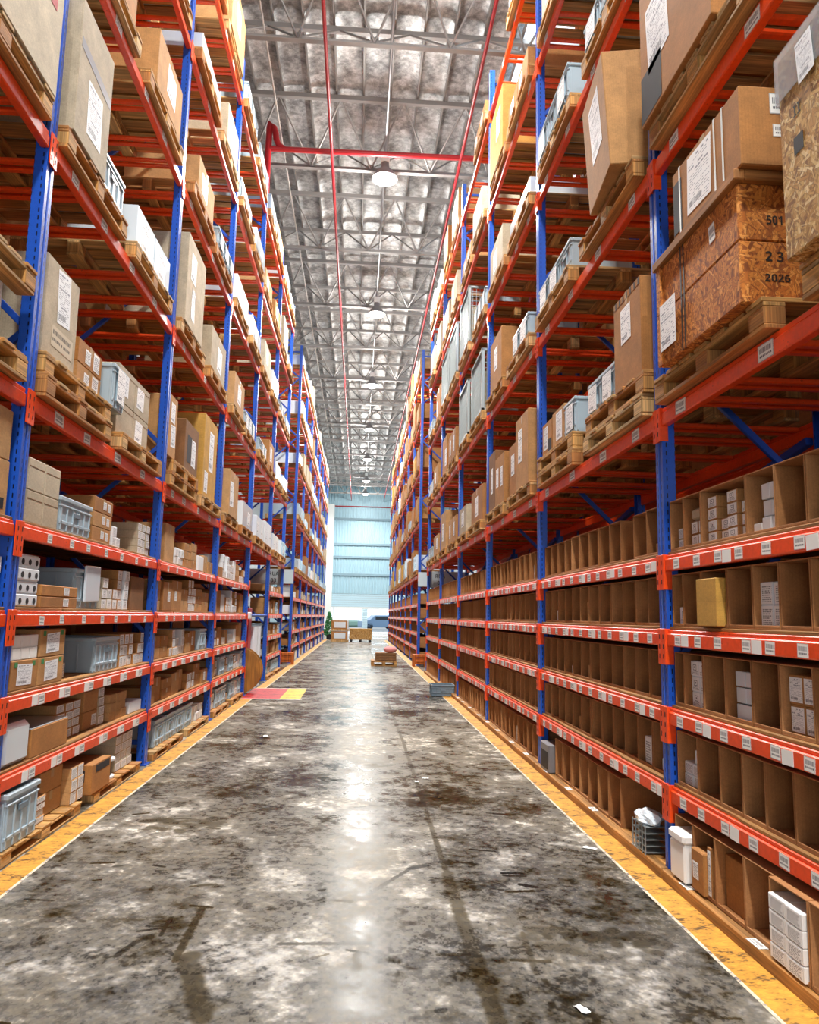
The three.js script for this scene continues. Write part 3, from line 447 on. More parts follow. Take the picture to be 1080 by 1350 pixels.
// ---- right, first tier, bay at the picture edge: chipboard crates and a strapped carton
{
  const s = 1, y = deckY(0), set = -0.115;
  slotPallet(s, 0, 0, 1, 3.58, -0.062); slotPallet(s, 0, 0, 0, 2.1, -0.062);
  const mk = (yy, h, label, prints) => { const t = thing('chipboard_crate', label, 'crate', 'strapped chipboard crates'); part('crate_panel', fbox(0.89, h, 0.82, 0.006), M.osbDark, t); part('corner_batten', merge([bx(0.05, h, 0.016, -0.42, h / 2, 0.007, 0.003)]), M.osbDark, t);
    for (const x of [-0.12, -0.155]) part('strap', flat(0.014, h), M.strapDark, t, x, h / 2, 0.0014); prints.forEach(([txt, w2, h2, z, py]) => { const p = part('stencil_print', flatPlane(w2, h2), osbPrint(txt, txt.length > 3 ? 70 : 92), t, 0.4462, py, z); p.rotation.y = Math.PI / 2; }); return put(t, s, 3.505, yy, set); };
  const c1 = mk(y, 0.29, 'lower chipboard crate with black straps beside first right upright', [['2 3', 0.18, 0.09, -0.16, 0.22], ['2026', 0.2, 0.09, -0.17, 0.12]]);
  const c2 = mk(y + 0.292, 0.27, 'upper chipboard crate with wooden lid on strapped crate pair', [['501', 0.14, 0.08, -0.17, 0.1]]);
  { const p = part('paper_label', flat(0.2, 0.26), M.sheet[0], c1, -0.3, 0.2, 0.017); const q = part('paper_label', flat(0.06, 0.09), M.ticket[0], c2, 0.2, 0.16, 0.0014); q.rotation.z = 0.1; part('lid', merge([bx(0.95, 0.05, 0.05, 0, 0.295, 0.0, 0.005, 'x'), bx(0.95, 0.05, 0.05, 0, 0.295, -0.8, 0.005, 'x'), bx(0.05, 0.05, 0.75, 0.45, 0.295, -0.4, 0.005, 'z'), bx(0.05, 0.05, 0.75, -0.45, 0.295, -0.4, 0.005, 'z'), bx(0.9, 0.02, 0.75, 0, 0.29, -0.4, 0.003, 'x')]), M.lumber, c2); }
  const y3 = y + 0.292 + 0.322;
  put(carton({ name: 'strapped_carton', w: 0.72, h: 0.38, dep: 0.62, mat: M.card[3], label: 'strapped brown carton on wooden lid of the chipboard crates', tape: true, papers: [paper(0.26, 0.3, -0.05, 0.2, -0.05, M.sheet[2]), [0.1, 0.28, -0.3, 0.17, 0, M.dark]], sidePapers: [[0.12, 0.1, -0.2, 0.3, M.ticket[0], 1], [0.1, 0.06, -0.2, 0.17, M.ticket[1], 1], [0.07, 0.06, -0.32, 0.17, M.ticket[1], 1]], straps: [-0.27, 0.12, 0.2] }), s, 3.36, y3, -0.12);
  const big = thing('chipboard_crate', 'large pale chipboard crate with plastic over top at right picture edge', 'crate', 'strapped chipboard crates');
  part('crate_panel', fbox(1.08, 0.84, 0.8, 0.006), M.osb, big); part('plastic_sheet', merge([bx(1.1, 0.2, 0.004, 0, 0.76, 0.006, 0.001), bx(1.1, 0.004, 0.8, 0, 0.862, -0.4, 0.001), bx(0.004, 0.2, 0.8, -0.552, 0.76, -0.4, 0.001)]), M.clear, big);
  part('paper_label', flat(0.1, 0.17), M.sheet[1], big, -0.34, 0.72, 0.012).rotation.z = 0.08; part('stencil_print', flatPlane(0.2, 0.1), osbPrint('II'), big, -0.42, 0.56, 0.0014); part('stencil_print', flat(0.06, 0.07), M.dark, big, -0.42, 0.42, 0.0014);
  put(big, s, 2.14, y, -0.13);
}
// ---- right, first tier, bay one
{
  const s = 1, b = 1, y = deckY(0);
  slotPallet(s, b, 0, 0, 5.0, -0.06); pallet(s, 4.98, deckY(0, 1) - 0.002, -0.05, 'second wooden pallet stacked under the tall carton, right bay one', true);
  const y2 = deckY(0, 2);
  put(carton({ w: 0.5, h: 0.64, dep: 0.6, mat: M.card[3], label: 'tall brown carton with slotted top and white sheet, right bay one', tape: true, seam: true, papers: [paper(0.18, 0.24, -0.02, 0.42, 0.02, M.sheet[0]), ...[-0.2, -0.13, -0.06, 0.01, 0.08, 0.15, 0.22].map((x) => [0.02, 0.045, x, 0.61, 0, M.dark])], sidePapers: [[0.05, 0.62, -0.16, 0.32, M.cardPale[0], 1]] }), s, 4.7, y2, -0.03);
  cratesRow(s, b, 10, 4.97, y2, -0.02, 2, 0.31, 0.26, 0.4, true);
  slotPallet(s, b, 0, 1, 6.52, -0.06); pallet(s, 6.55, deckY(0, 1) - 0.002, -0.05, 'second wooden pallet stacked under crates, far half of right bay one', true);
  cratesRow(s, b, 10, 5.96, y2, -0.02, 1, 0.34, 0.3, 0.4, true);
  load(s, b, 10, 6.52, y2, -0.01, 0.4, 0.34, 0.5, 'brown carton with white sheet', M.card[1], { papers: [paper(0.2, 0.25, 0.03, 0.18)], sidePapers: [[0.2, 0.2, -0.2, 0.2, M.dark, 1]] });
  load(s, b, 10, 6.96, y2, 0.0, 0.36, 0.33, 0.5, 'brown carton with dark printed corner', M.card[0], { papers: [paper(0.17, 0.22, -0.05, 0.18), [0.12, 0.14, 0.1, 0.08, 0, M.dark]] });
}
// ---- right, first tier, bay two
{
  const s = 1, b = 2, y = deckY(0); slotPallet(s, b, 0, 0, 8.05, -0.06); slotPallet(s, b, 0, 1, 9.52, -0.06);
  const si = printMat('SI', 128, 64, '#e8dcc8', '#33271c', 52);
  load(s, b, 10, 7.86, y, -0.05, 0.62, 0.78, 0.7, 'tall brown carton with black printed panel', M.card[1], { papers: [paper(0.2, 0.36, -0.08, 0.46)], sidePapers: [[0.34, 0.12, -0.35, 0.68, si, 1], [0.34, 0.4, -0.35, 0.3, M.dark, 1]], tape: true });
  load(s, b, 10, 8.48, y, -0.02, 0.42, 0.6, 0.6, 'brown carton with white sheet', M.card[3], { papers: [paper(0.18, 0.24, 0, 0.36)], sidePapers: [[0.3, 0.1, -0.3, 0.5, si, 1]] });
  load(s, b, 10, 9.2, y, -0.04, 0.6, 0.62, 0.7, 'brown carton with two sheets', M.card[0], { papers: [paper(0.16, 0.24, -0.15, 0.36), paper(0.16, 0.24, 0.12, 0.34)] });
  load(s, b, 10, 9.8, y, -0.03, 0.48, 0.78, 0.7, 'tall reddish brown carton', M.cardDark, { papers: [paper(0.14, 0.34, 0, 0.4)] });
}
// ---- right, second tier near the viewer
{
  const s = 1; slotPallet(s, 0, 1, 1, 3.55, -0.07); slotPallet(s, 0, 1, 0, 2.0, -0.07);
  load(s, 0, 11, 3.72, deckY(1), -0.1, 0.92, 0.9, 0.8, 'large brown carton with hanging white sheet', M.card[3], { papers: [paper(0.3, 0.44, -0.2, 0.5, 0.08, M.sheet[1]), [0.3, 0.3, -0.3, 0.17, 0, M.dark]], tape: true });
  load(s, 0, 11, 2.1, deckY(1), -0.06, 1.0, 0.8, 0.8, 'pale carton over the picture corner', M.cardPale[1], { tape: true });
  slotPallet(s, 1, 1, 0, 5.02, -0.07);
  const c = load(s, 1, 11, 4.88, deckY(1) + 0.012, -0.14, 0.66, 0.82, 0.7, 'bulging carton leaning out over the aisle', M.card[1], { papers: [paper(0.3, 0.42, 0.02, 0.48, 0.06, M.sheet[1])], turn: -0.1 }); c.rotation.order = 'YXZ'; c.rotation.x = 0.06;
  slotPallet(s, 1, 1, 1, 6.55, -0.07); cratesRow(s, 1, 11, 5.98, deckY(1), -0.04, 3, 0.37, 0.26, 0.56, true);
  slotPallet(s, 2, 1, 0, 8.1, -0.06); cratesRow(s, 2, 11, 7.6, deckY(1), -0.04, 2, 0.4, 0.27, 0.56, true); slotPallet(s, 2, 1, 1, 9.55, -0.06); load(s, 2, 11, 9.5, deckY(1), -0.04, 0.8, 0.7, 0.7, 'brown carton with black printed panel', M.card[0], { papers: [paper(0.25, 0.3, 0, 0.4)] });
}
for (const [b, tier, slot, h] of [[3, 1, 0, 0.95], [3, 1, 1, 0.95], [3, 2, 1, 1.0], [4, 2, 0, 1.0], [4, 2, 1, 1.0]]) { const d = U(1, b - 1) + (slot ? 2.18 : 0.72); slotPallet(1, b, tier, slot, d, -0.06); cage(1, b, tier + 10, d, deckY(tier), -0.05, 1.05, h, 0.8); load(1, b, tier + 10, d, deckY(tier) + 0.055, -0.01, 0.9, h * 0.6, 0.6, 'pale carton inside mesh cage', M.cardPale[0], {}); }
// ---- left, first tier
{
  const s = -1, y = deckY(0), b = 1;
  slotPallet(s, b, 0, 0, 5.06, -0.05); pallet(s, 5.1, deckY(0, 1) - 0.002, -0.02, 'second wooden pallet stacked under cartons, left bay one', true); slotPallet(s, b, 0, 1, 6.52, -0.05);
  const y2 = deckY(0, 2), prt = std('#ffffff', 0.75, { map: canvasTex(256, 96, (g, W, H) => { g.fillStyle = '#cfc2aa'; g.fillRect(0, 0, W, H); g.fillStyle = '#6a6358'; for (const [yy, hh] of [[18, 20], [56, 14]]) { let x = 14; while (x < W - 30) { const w = rr(6, 16); g.fillRect(x, yy, w, hh); x += w + (rnd() < 0.2 ? 14 : 4); } } }) });
  put(carton({ w: 0.52, h: 0.62, dep: 0.6, mat: M.cardPale[0], label: 'tall pale carton with peeling sheet behind first left upright', papers: [paper(0.2, 0.34, 0.02, 0.43, 0.1, M.sheet[1]), [0.34, 0.13, 0.04, 0.15, 0, prt]] }), s, 4.76, y2, 0.02);
  for (const [k, hh] of [[0, 0.17], [1, 0.17]]) put(carton({ w: 0.48, h: hh, dep: 0.62, mat: M.card[k ? 3 : 1], label: k ? 'upper of two brown cartons on doubled pallets, left bay one' : 'lower of two brown cartons on doubled pallets, left bay one', tape: true, papers: [paper(0.12, 0.13, 0.12, 0.09, 0, M.ends[2]), paper(0.1, 0.1, -0.05, 0.08, 0, M.ends[2])], sidePapers: [[0.1, 0.07, -0.12, 0.08, M.ticket[0], -1]] }), s, 5.42, y2 + k * 0.172, 0.06);
  for (let k = 0; k < 2; k++) for (let c = 0; c < 2; c++) put(carton({ w: 0.44, h: 0.29, dep: 0.55, mat: M.cardPale[2], label: `${k ? 'upper' : 'lower'} ${c ? 'far' : 'near'} pale carton of four on a pallet, left bay one`, seam: true, papers: c || k ? [paper(0.2, 0.18, -0.06, 0.15)] : [] }), s, 6.22 + c * 0.45, y + k * 0.292, 0.04);
  { const c = put(crate(0.28, 0.34, 0.36, 'grey crate with white sheet in front of pale cartons, left bay one', 'plastic crates in the left rack'), s, 5.86, y2, -0.02); part('paper_label', flat(0.18, 0.26), M.sheet[0], c, 0.02, 0.19, 0.004); }
  // bay at the picture edge
  slotPallet(s, 0, 0, 1, 3.6, -0.05); slotPallet(s, 0, 0, 0, 2.15, -0.05);
  put(carton({ w: 0.85, h: 0.36, dep: 0.7, mat: M.whiteBox[1], label: 'white carton lined with fine print at left picture edge', papers: [paper(0.5, 0.3, 0.1, 0.18, 0, M.sheet[1])] }), s, 3.62, y, 0.05);
  pallet(s, 3.62, y + 0.362, -0.04, 'wooden pallet riding on a white carton at left picture edge', true);
  { const t = solo('wrapped_bundle', fbox(0.7, 0.62, 0.6, 0.06), M.film, 'white film wrapped bundle at left picture edge', 'bundle'); put(t, s, 3.35, y + 0.362 + PH, 0.0); }
  // bay two
  slotPallet(s, 2, 0, 0, 8.1, -0.05); slotPallet(s, 2, 0, 1, 9.58, -0.05); pallet(s, 8.25, deckY(0, 1) - 0.002, -0.02, 'second wooden pallet stacked under a windowed carton, left bay two', true);
  load(s, 2, 10, 7.62, y2, 0.0, 0.3, 0.62, 0.5, 'narrow brown carton with sheets', M.card[1], { papers: [paper(0.16, 0.2, -0.02, 0.45), paper(0.18, 0.22, 0.02, 0.22, 0.1)] });
  load(s, 2, 10, 8.5, y2, 0.0, 0.66, 0.55, 0.6, 'brown carton with dark window panel', M.cardDark, { papers: [[0.2, 0.3, -0.12, 0.25, 0, M.dark], paper(0.2, 0.3, 0.1, 0.24)], sidePapers: [[0.2, 0.2, -0.2, 0.32, M.blank, -1]] });
  load(s, 2, 10, 9.55, y, 0.0, 0.8, 1.02, 0.7, 'tall yellow-brown carton with white sheets', M.cardYellow, { papers: [paper(0.26, 0.5, 0.05, 0.62), paper(0.2, 0.26, -0.2, 0.2)] });
}
// ---- left, second tier
{
  const s = -1, y = deckY(1);
  slotPallet(s, 0, 1, 1, 3.62, -0.05); slotPallet(s, 0, 1, 0, 2.15, -0.05); slotPallet(s, 1, 1, 0, 5.06, -0.05); slotPallet(s, 1, 1, 1, 6.52, -0.05);
  const c = put(carton({ w: 1.0, h: 0.78, dep: 0.8, mat: M.cardPale[1], label: 'large pale carton with red sticker, second tier at left picture edge', tape: true }), s, 3.72, y, -0.06); part('red_sticker', flat(0.1, 0.22), M.markRed, c, 0.36, 0.6, 0.0014);
  put(carton({ w: 0.6, h: 0.92, dep: 0.8, mat: M.cardPale[2], label: 'tall pale carton with grey band and sheet, second tier of left bay one', papers: [paper(0.26, 0.36, 0.02, 0.3, 0.05, M.sheet[1]), [0.56, 0.07, 0, 0.6, -0.1, M.steel]] }), s, 4.8, y, -0.06);
  cratesRow(s, 1, 11, 5.14, y, -0.02, 1, 0.5, 0.3, 0.56, false);
  for (let k = 0; k < 2; k++) load(s, 1, 11, 6.24 + k * 0.55, y, -0.02, 0.52, 0.34, 0.6, 'white film wrapped carton', M.film, { papers: [paper(0.22, 0.26, 0, 0.17)] });
  slotPallet(s, 2, 1, 0, 8.1, -0.05); load(s, 2, 11, 8.0, y, -0.06, 0.85, 0.95, 0.8, 'tall pale carton with grey printed panel', M.cardPale[0], { papers: [paper(0.24, 0.3, -0.15, 0.66), [0.16, 0.34, -0.1, 0.28, 0, M.steel]] });
}
// ---- everything else on the tiers
function autoLoad(s, b, tier, slot) {
  if (done.has([s, b, tier, slot].join())) return;
  const lev = tier + 10, d = U(s, b - 1) + (slot ? 2.18 : 0.72) + rr(-0.06, 0.06), far = b > 6, y = deckY(tier), top = tier === 4;
  slotPallet(s, b, tier, slot, d, -0.05 + rr(-0.02, 0.02));
  const t = rnd(), set = -0.03 + rr(-0.03, 0.02), ps = (w, h) => (far ? [] : [paper(Math.min(0.3, w * 0.35), Math.min(0.36, h * 0.55), rr(-0.2, 0.2) * w, h * rr(0.42, 0.6), rr(-0.06, 0.06))]);
  if (s < 0) {
    if (t < 0.36) { const h = rr(0.2, 0.42); load(s, b, lev, d, y, set, 1.08, h, 0.85, 'white film wrapped block', M.film, { papers: ps(1, h) }); }
    else if (t < 0.62) { const h = rr(0.22, 0.34); if (far) load(s, b, lev, d, y, set, 1.1, h, 0.8, 'long pale grey crate', M.crate); else cratesRow(s, b, lev, d - 0.56, y, set, 3, 0.36, h, 0.58, true); }
    else if (t < 0.76) { const h = rr(0.3, 0.75); load(s, b, lev, d, y, set, rr(0.8, 1.1), h, 0.8, 'pale carton', pick(M.cardPale), { papers: ps(1, h), tape: true }); }
    else if (t < 0.9) { const h = rr(0.3, 0.8); load(s, b, lev, d, y, set, rr(0.75, 1.1), h, 0.8, 'brown carton', pick(M.card), { papers: ps(1, h), tape: !far }); }
    else { const h = rr(0.3, 0.5); for (const q of [-1, 1]) load(s, b, lev, d + q * 0.28, y, set, 0.54, h, 0.7, 'white goods carton', pick(M.whiteBox), { papers: far ? [] : ps(0.54, h) }); }
  } else if (b <= 3 && tier >= 2 && t < 0.62) {
    const h = rr(0.18, 0.32); if (t < 0.26) cratesRow(s, b, lev, d - 0.56, y, set, 3, 0.36, h, 0.58, true); else if (t < 0.44) for (const q of [-1, 1]) load(s, b, lev, d + q * 0.28, y, set, 0.54, h, 0.7, 'low brown carton', pick(M.card), { papers: ps(0.54, h) }); else load(s, b, lev, d, y, set, 1.08, h, 0.85, 'low white film wrapped block', M.film, { papers: ps(1, h) });
  } else {
    if (t < 0.34) { const h = rr(0.35, 0.95); load(s, b, lev, d, y, set, rr(0.8, 1.1), h, 0.8, 'brown carton', pick(M.card), { papers: ps(1, h), tape: !far }); }
    else if (t < 0.5) { const h = rr(0.3, 0.55); for (const q of [-1, 1]) load(s, b, lev, d + q * 0.28, y, set, 0.54, h, 0.7, 'half-width brown carton', pick(M.card), { papers: far ? [] : ps(0.54, h), tape: !far }); }
    else if (t < 0.66) { const h = rr(0.25, 0.35); if (far) load(s, b, lev, d, y, set, 1.1, h, 0.8, 'long pale grey crate', M.crate); else cratesRow(s, b, lev, d - 0.56, y, set, 3, 0.36, h, 0.58, true); }
    else if (t < 0.82) { const h = rr(0.35, 0.9); load(s, b, lev, d, y, set, 1.08, h, 0.85, 'white film wrapped block', M.film, { papers: ps(1, h) }); }
    else if (t < 0.92) { const h = rr(0.6, 1.0); load(s, b, lev, d, y, set, rr(0.8, 1.0), h, 0.8, 'yellow-brown carton', M.cardYellow, { papers: ps(1, h) }); }
    else if (!top) { const h = rr(0.4, 0.7); load(s, b, lev, d, y, set, 0.9, h, 0.8, 'pale carton', pick(M.cardPale), { papers: ps(1, h) }); }
  }
}
for (const s of [-1, 1]) for (const b of [0, 1, 2, 3, 4, 5, 7, 8, 9, 10, 11, 12, 13]) for (let tier = 0; tier < 5; tier++) for (const slot of [0, 1]) { if (s > 0 && tier === 4 && b > 1 && b < 6 && rnd() < 0.45) continue; autoLoad(s, b, tier, slot); }

// ---- the racks standing back to back behind these, seen between the loads; shelf-height cartons placed to keep the backs dark
{
  const palletsBehind = [], cartonsBehind = [], Q = new THREE.Matrix4();
  for (const s of [-1, 1]) {
    const t = thing('pallet_rack', `back-to-back pallet rack seen through the ${SIDE(s)} front rack`, 'rack', 'pallet racks along the aisle'), base = U(s, -1), dir = -s, X = (d) => dir * (d - base);
    put(t, s, base, 0, DEPTH + 0.22);
    for (let i = -1; i <= 5; i++) for (const [z, back] of [[0, 0], [-DEPTH, 1]]) { const p = part('upright_post', postG, M.blue, t, X(U(s, i) - 0.05), 0, z); if (back) p.rotation.y = Math.PI; }
    for (let b = 0; b <= 5; b++) { const mid = X((U(s, b - 1) + U(s, b) - 0.1) / 2);
      for (const y of TIER) { part('pallet_beam', beamG, M.red, t, mid, y, 0.004); const r = part('rear_beam', beamG, M.red, t, mid, y, -DEPTH - 0.004); r.rotation.y = Math.PI; for (const q of [-1.14, -0.4, 0.4, 1.14]) part('support_bar', supportG, M.red, t, mid + q, y - 0.006, -DEPTH / 2); }
      for (const [k, y] of [...SHELF(s), ...TIER].entries()) for (const slot of [0, 1]) {
        const d = U(s, b - 1) + (slot ? 2.18 : 0.72); Q.makeRotationY(-s * Math.PI / 2); Q.setPosition(s * (FACE(s) + DEPTH + 0.22), k > 3 ? y + 0.002 : k ? y : 0.002, -d);
        if (k > 3) palletsBehind.push(palletWhole[0].clone().applyMatrix4(Q));
        const h = k > 3 ? rr(0.4, 1.1) : 0.36, g = fbox(k > 3 ? rr(0.85, 1.15) : 1.35, h, 0.9).clone(); if (k > 3) g.translate(0, PH + 0.002, -0.04); cartonsBehind.push(g.applyMatrix4(Q)); }
    }
  }
  solo('wooden_pallets', merge(palletsBehind), M.pal[1], 'wooden pallets in the racks standing behind both front racks', 'pallets').userData.kind = 'stuff';
  solo('cartons', merge(cartonsBehind), M.card[0], 'brown cartons behind both front racks, the lower ones placed to darken shelf backs', 'cartons').userData.kind = 'stuff';
}

// ---------------------------------------------------------------- goods on the lower shelves, left rack
const YL = SHELF(-1).map((y) => y + PLANK + 0.001), YR = SHELF(1).map((y) => y + PLANK + 0.001);
const FLOOR_PAL = PH * 0.55 + 0.002;
const shelfGroup = 'goods on the left shelves';
function sCarton(b, lev, d, y, set, w, h, dep, look, mat, o = {}) { return put(carton({ name: 'shelf_carton', w, h, dep, mat, label: where(look, -1, b, lev), group: shelfGroup, ...o }), -1, d, y, set, o.turn || 0); }
{ // bay one, between the first two uprights
  const b = 1; let y = YL[3];
  for (let r = 0; r < 2; r++) for (let c = 0; c < 2; c++) sCarton(b, 4, 4.63 + c * 0.24, y + r * 0.192, 0.03, 0.23, 0.19, 0.4, 'plain pale beige carton', M.cardPale[r ? 1 : 0], { seam: true });
  put(crate(0.58, 0.23, 0.4, 'grey ribbed crate of wire goods on top shelf, left bay one', 'plastic crates in the left rack'), -1, 5.3, y, 0.02);
  for (let r = 0; r < 3; r++) sCarton(b, 4, 5.86 + r * 0.01, y + r * 0.112, 0.04, 0.42, 0.11, 0.45, 'flat brown carton of three stacked', M.card[r], { tape: true, papers: [paper(0.07, 0.06, 0.02, 0.06, 0, M.ends[2]), paper(0.06, 0.06, 0.12, 0.055, 0, M.ends[2])] });
  boxStack(-1, b, 4, 6.12, y, 0.04, 2, 2, 0.11, 0.08, 0.3, { heights: [2, 1], body: M.whiteBox[0] });
  put(solo('dark_bag', fbox(0.4, 0.16, 0.4, 0.05), M.dark, 'dark slumped bag on top shelf, left bay one', 'bag'), -1, 6.6, y, 0.3);
  boxStack(-1, b, 4, 6.9, y, 0.06, 3, 4, 0.12, 0.07, 0.45, { body: M.cardPale[2], end: M.ends[2] });
  y = YL[2]; // shelf three
  for (let r = 0; r < 4; r++) { const m = solo('dotted_pack', fbox(0.3, 0.076, 0.35, 0.012), M.whiteBox[1], `pale pack with three dark dots, layer ${NUM[r + 1]} of its stack, left bay one`, 'pack', 'dotted packs on shelf three'); for (const x of [-0.095, 0, 0.095]) part('printed_dot', new THREE.CylinderGeometry(0.018, 0.018, 0.003, 12).rotateX(Math.PI / 2), M.dark, m, x, 0.036, 0.001); put(m, -1, 4.65, y + r * 0.0765, 0.03 + rr(0, 0.01)); }
  for (let r = 0; r < 2; r++) sCarton(b, 3, 5.14, y + r * 0.072, 0.03, 0.6, 0.07, 0.35, 'low wide brown carton', M.card[r + 2], { papers: [paper(0.09, 0.05, 0.1, 0.036, 0, M.ends[2])] });
  { const c = put(crate(0.5, 0.28, 0.4, 'grey crate draped with a white plastic bag, shelf three of left bay one', 'plastic crates in the left rack'), -1, 5.7, y, 0.05); const g = fbox(0.3, 0.26, 0.02, 0.008); const bagm = part('draped_bag', g, M.film, c, 0.05, 0.05, 0.02); bagm.rotation.z = 0.03; }
  boxStack(-1, b, 3, 5.99, y, 0.04, 2, 3, 0.13, 0.08, 0.35, { heights: [3, 2], body: M.cardPale[1], end: M.ends[0] });
  boxStack(-1, b, 3, 6.27, y, 0.05, 2, 4, 0.12, 0.08, 0.35, { heights: [2, 4], body: M.card[0], end: M.ends[1] });
  boxStack(-1, b, 3, 6.54, y, 0.04, 1, 4, 0.12, 0.08, 0.35, { body: M.whiteBox[1], end: M.ends[0] });
  sCarton(b, 3, 6.95, y, 0.05, 0.4, 0.29, 0.4, 'dark brown open carton', M.cardDark, {});
  y = YL[1]; // shelf two
  for (const [c, r, w] of [[0, 0, 0.36], [1, 0, 0.4], [1, 1, 0.4]]) { const m = sCarton(b, 2, 4.68 + c * 0.39, y + r * 0.172, 0.025, w, 0.17, 0.42, 'brown carton with large label and green marks', M.card[c], { papers: [paper(0.2, 0.12, 0.0, 0.085, rr(-0.05, 0.05), M.sheet[1])] }); for (const q of [-1, 1]) part('green_mark', flat(0.04, 0.03), M.green, m, q * (w / 2 - 0.06), 0.145, 0.001); }
  for (let r = 0; r < 2; r++) for (let c = 0; c < 3; c++) smallBox(-1, 4.56 + c * 0.117, y + 0.172 + r * 0.071, 0.03, 0.11, 0.07, 0.35, `white tray box, ${r ? 'upper' : 'lower'} row, ${ord(c + 1)} of three, shelf two, left bay one`, M.whiteBox[2], M.blank, 'white tray boxes on shelf two');
  boxStack(-1, b, 2, 5.29, y, 0.1, 2, 1, 0.12, 0.1, 0.3, { body: M.cardPale[1], end: M.ends[2] });
  put(crate(0.56, 0.26, 0.5, 'large grey ribbed crate on shelf two, left bay one', 'plastic crates in the left rack'), -1, 6.22, y, 0.04);
  boxStack(-1, b, 2, 6.56, y, 0.05, 3, 3, 0.12, 0.085, 0.4, { body: M.card[1], end: M.ends[0] }); boxStack(-1, b, 2, 6.95, y, 0.05, 3, 3, 0.11, 0.085, 0.4, { heights: [1, 2, 3], body: M.card[0], end: M.ends[2] });
  y = YL[0]; // shelf one
  put(solo('film_bundle', merge([fbox(0.34, 0.24, 0.4, 0.03)]), M.film, 'clear film bundle on shelf one beside first left upright', 'bundle'), -1, 4.66, y, 0.02);
  { const m = sCarton(b, 1, 5.14, y, 0.02, 0.58, 0.17, 0.35, 'long brown carton with white film top', M.card[3], {}); part('film_cover', bx(0.58, 0.008, 0.34, 0, 0.174, -0.175, 0.003), M.film, m); }
  boxStack(-1, b, 1, 4.5, y, 0.48, 4, 3, 0.16, 0.1, 0.35, { body: M.card[2], end: M.ends[1] }); boxStack(-1, b, 1, 5.44, y, 0.1, 3, 4, 0.15, 0.055, 0.45, { body: M.card[1], end: M.ends[2] });
  sCarton(b, 1, 6.1, y, 0.1, 0.3, 0.13, 0.4, 'brown carton with label strip', M.card[0], { papers: [paper(0.1, 0.08, 0.08, 0.06, 0, M.ends[2])] }); sCarton(b, 1, 6.1, y + 0.132, 0.1, 0.3, 0.15, 0.4, 'brown carton on labelled carton', M.card[1], {}); boxStack(-1, b, 1, 6.26, y, 0.09, 1, 4, 0.14, 0.065, 0.4, { body: M.cardPale[0], end: M.ends[2] });
  boxStack(-1, b, 1, 6.46, y, 0.06, 3, 3, 0.14, 0.07, 0.35, { body: M.card[4], end: null, look: 'plain small brown box' });
  sCarton(b, 1, 7.12, y, 0.05, 0.36, 0.1, 0.35, 'flat white carton', M.whiteBox[0], {});
  // on the floor, on pallets
  for (const [k, d] of [[0, 5.06], [1, 6.52]]) { pallet(-1, d, 0.002, -0.03, where('low wooden pallet on floor', -1, b, 'floor'), true).scale.y = 0.55; }
  y = FLOOR_PAL + 0.002;
  put(crate(0.44, 0.3, 0.5, 'large open grey crate on floor pallet at left picture edge', 'plastic crates in the left rack'), -1, 4.7, y, -0.03);
  boxStack(-1, b, 'floor', 4.95, y, 0.02, 1, 4, 0.2, 0.045, 0.4, { body: M.card[1], end: M.ends[2], look: 'thin flat box' });
  for (let r = 0; r < 2; r++) sCarton(b, 'floor', 5.33, y + r * 0.142, 0.06, 0.36, 0.14, 0.5, 'brown carton standing behind label stack', M.card[1], { tape: true });
  boxStack(-1, b, 'floor', 5.52, y, 0.0, 2, 3, 0.12, 0.08, 0.4, { heights: [3, 3], body: M.card[4], end: M.ends[2] });
  { const m = sCarton(b, 'floor', 6.02, y - 0.06 + 0.06, -0.04, 0.42, 0.21, 0.4, 'orange-brown carton with dark printed band', M.card[3], { papers: [[0.3, 0.05, 0.02, 0.17, 0, M.dark]], sidePapers: [[0.1, 0.08, -0.1, 0.13, M.dark, -1], [0.1, 0.08, -0.24, 0.13, M.dark, -1]] }); }
  { const t = thing('wire_spool', 'white-flanged spool of dark wire on floor pallet, left bay one', 'spool'); for (const yy of [0.008, 0.142]) part('flange', new THREE.CylinderGeometry(0.12, 0.12, 0.016, 24), M.whiteBox[0], t, 0, yy, -0.12); part('wire_coil', new THREE.CylinderGeometry(0.095, 0.095, 0.12, 24), M.dark, t, 0, 0.075, -0.12); put(t, -1, 6.42, y, -0.01); }
  boxStack(-1, b, 'floor', 6.62, y, 0.04, 3, 4, 0.15, 0.075, 0.5, { body: M.cardPale[0], end: M.ends[2] });
}
{ // bay cut by the picture edge: what shows beyond the first upright
  const b = 0; sCarton(b, 4, 4.05, YL[3], 0.03, 0.44, 0.3, 0.4, 'brown carton with dark print panels', M.card[4], { papers: [[0.1, 0.1, 0.05, 0.2, 0, M.dark], [0.16, 0.06, 0.1, 0.06, 0, M.dark]] });
  sCarton(b, 4, 4.04, YL[3] + 0.302, 0.03, 0.44, 0.28, 0.4, 'brown carton with faint print on top', M.card[4], { papers: [[0.08, 0.08, -0.08, 0.2, 0, M.steel]] });
  boxStack(-1, b, 3, 4.02, YL[2], 0.03, 2, 3, 0.13, 0.09, 0.4, { body: M.whiteBox[1], end: M.ends[0] });
  boxStack(-1, b, 2, 4.0, YL[1], 0.05, 2, 3, 0.13, 0.08, 0.4, { body: M.card[2], end: M.ends[1] });
}
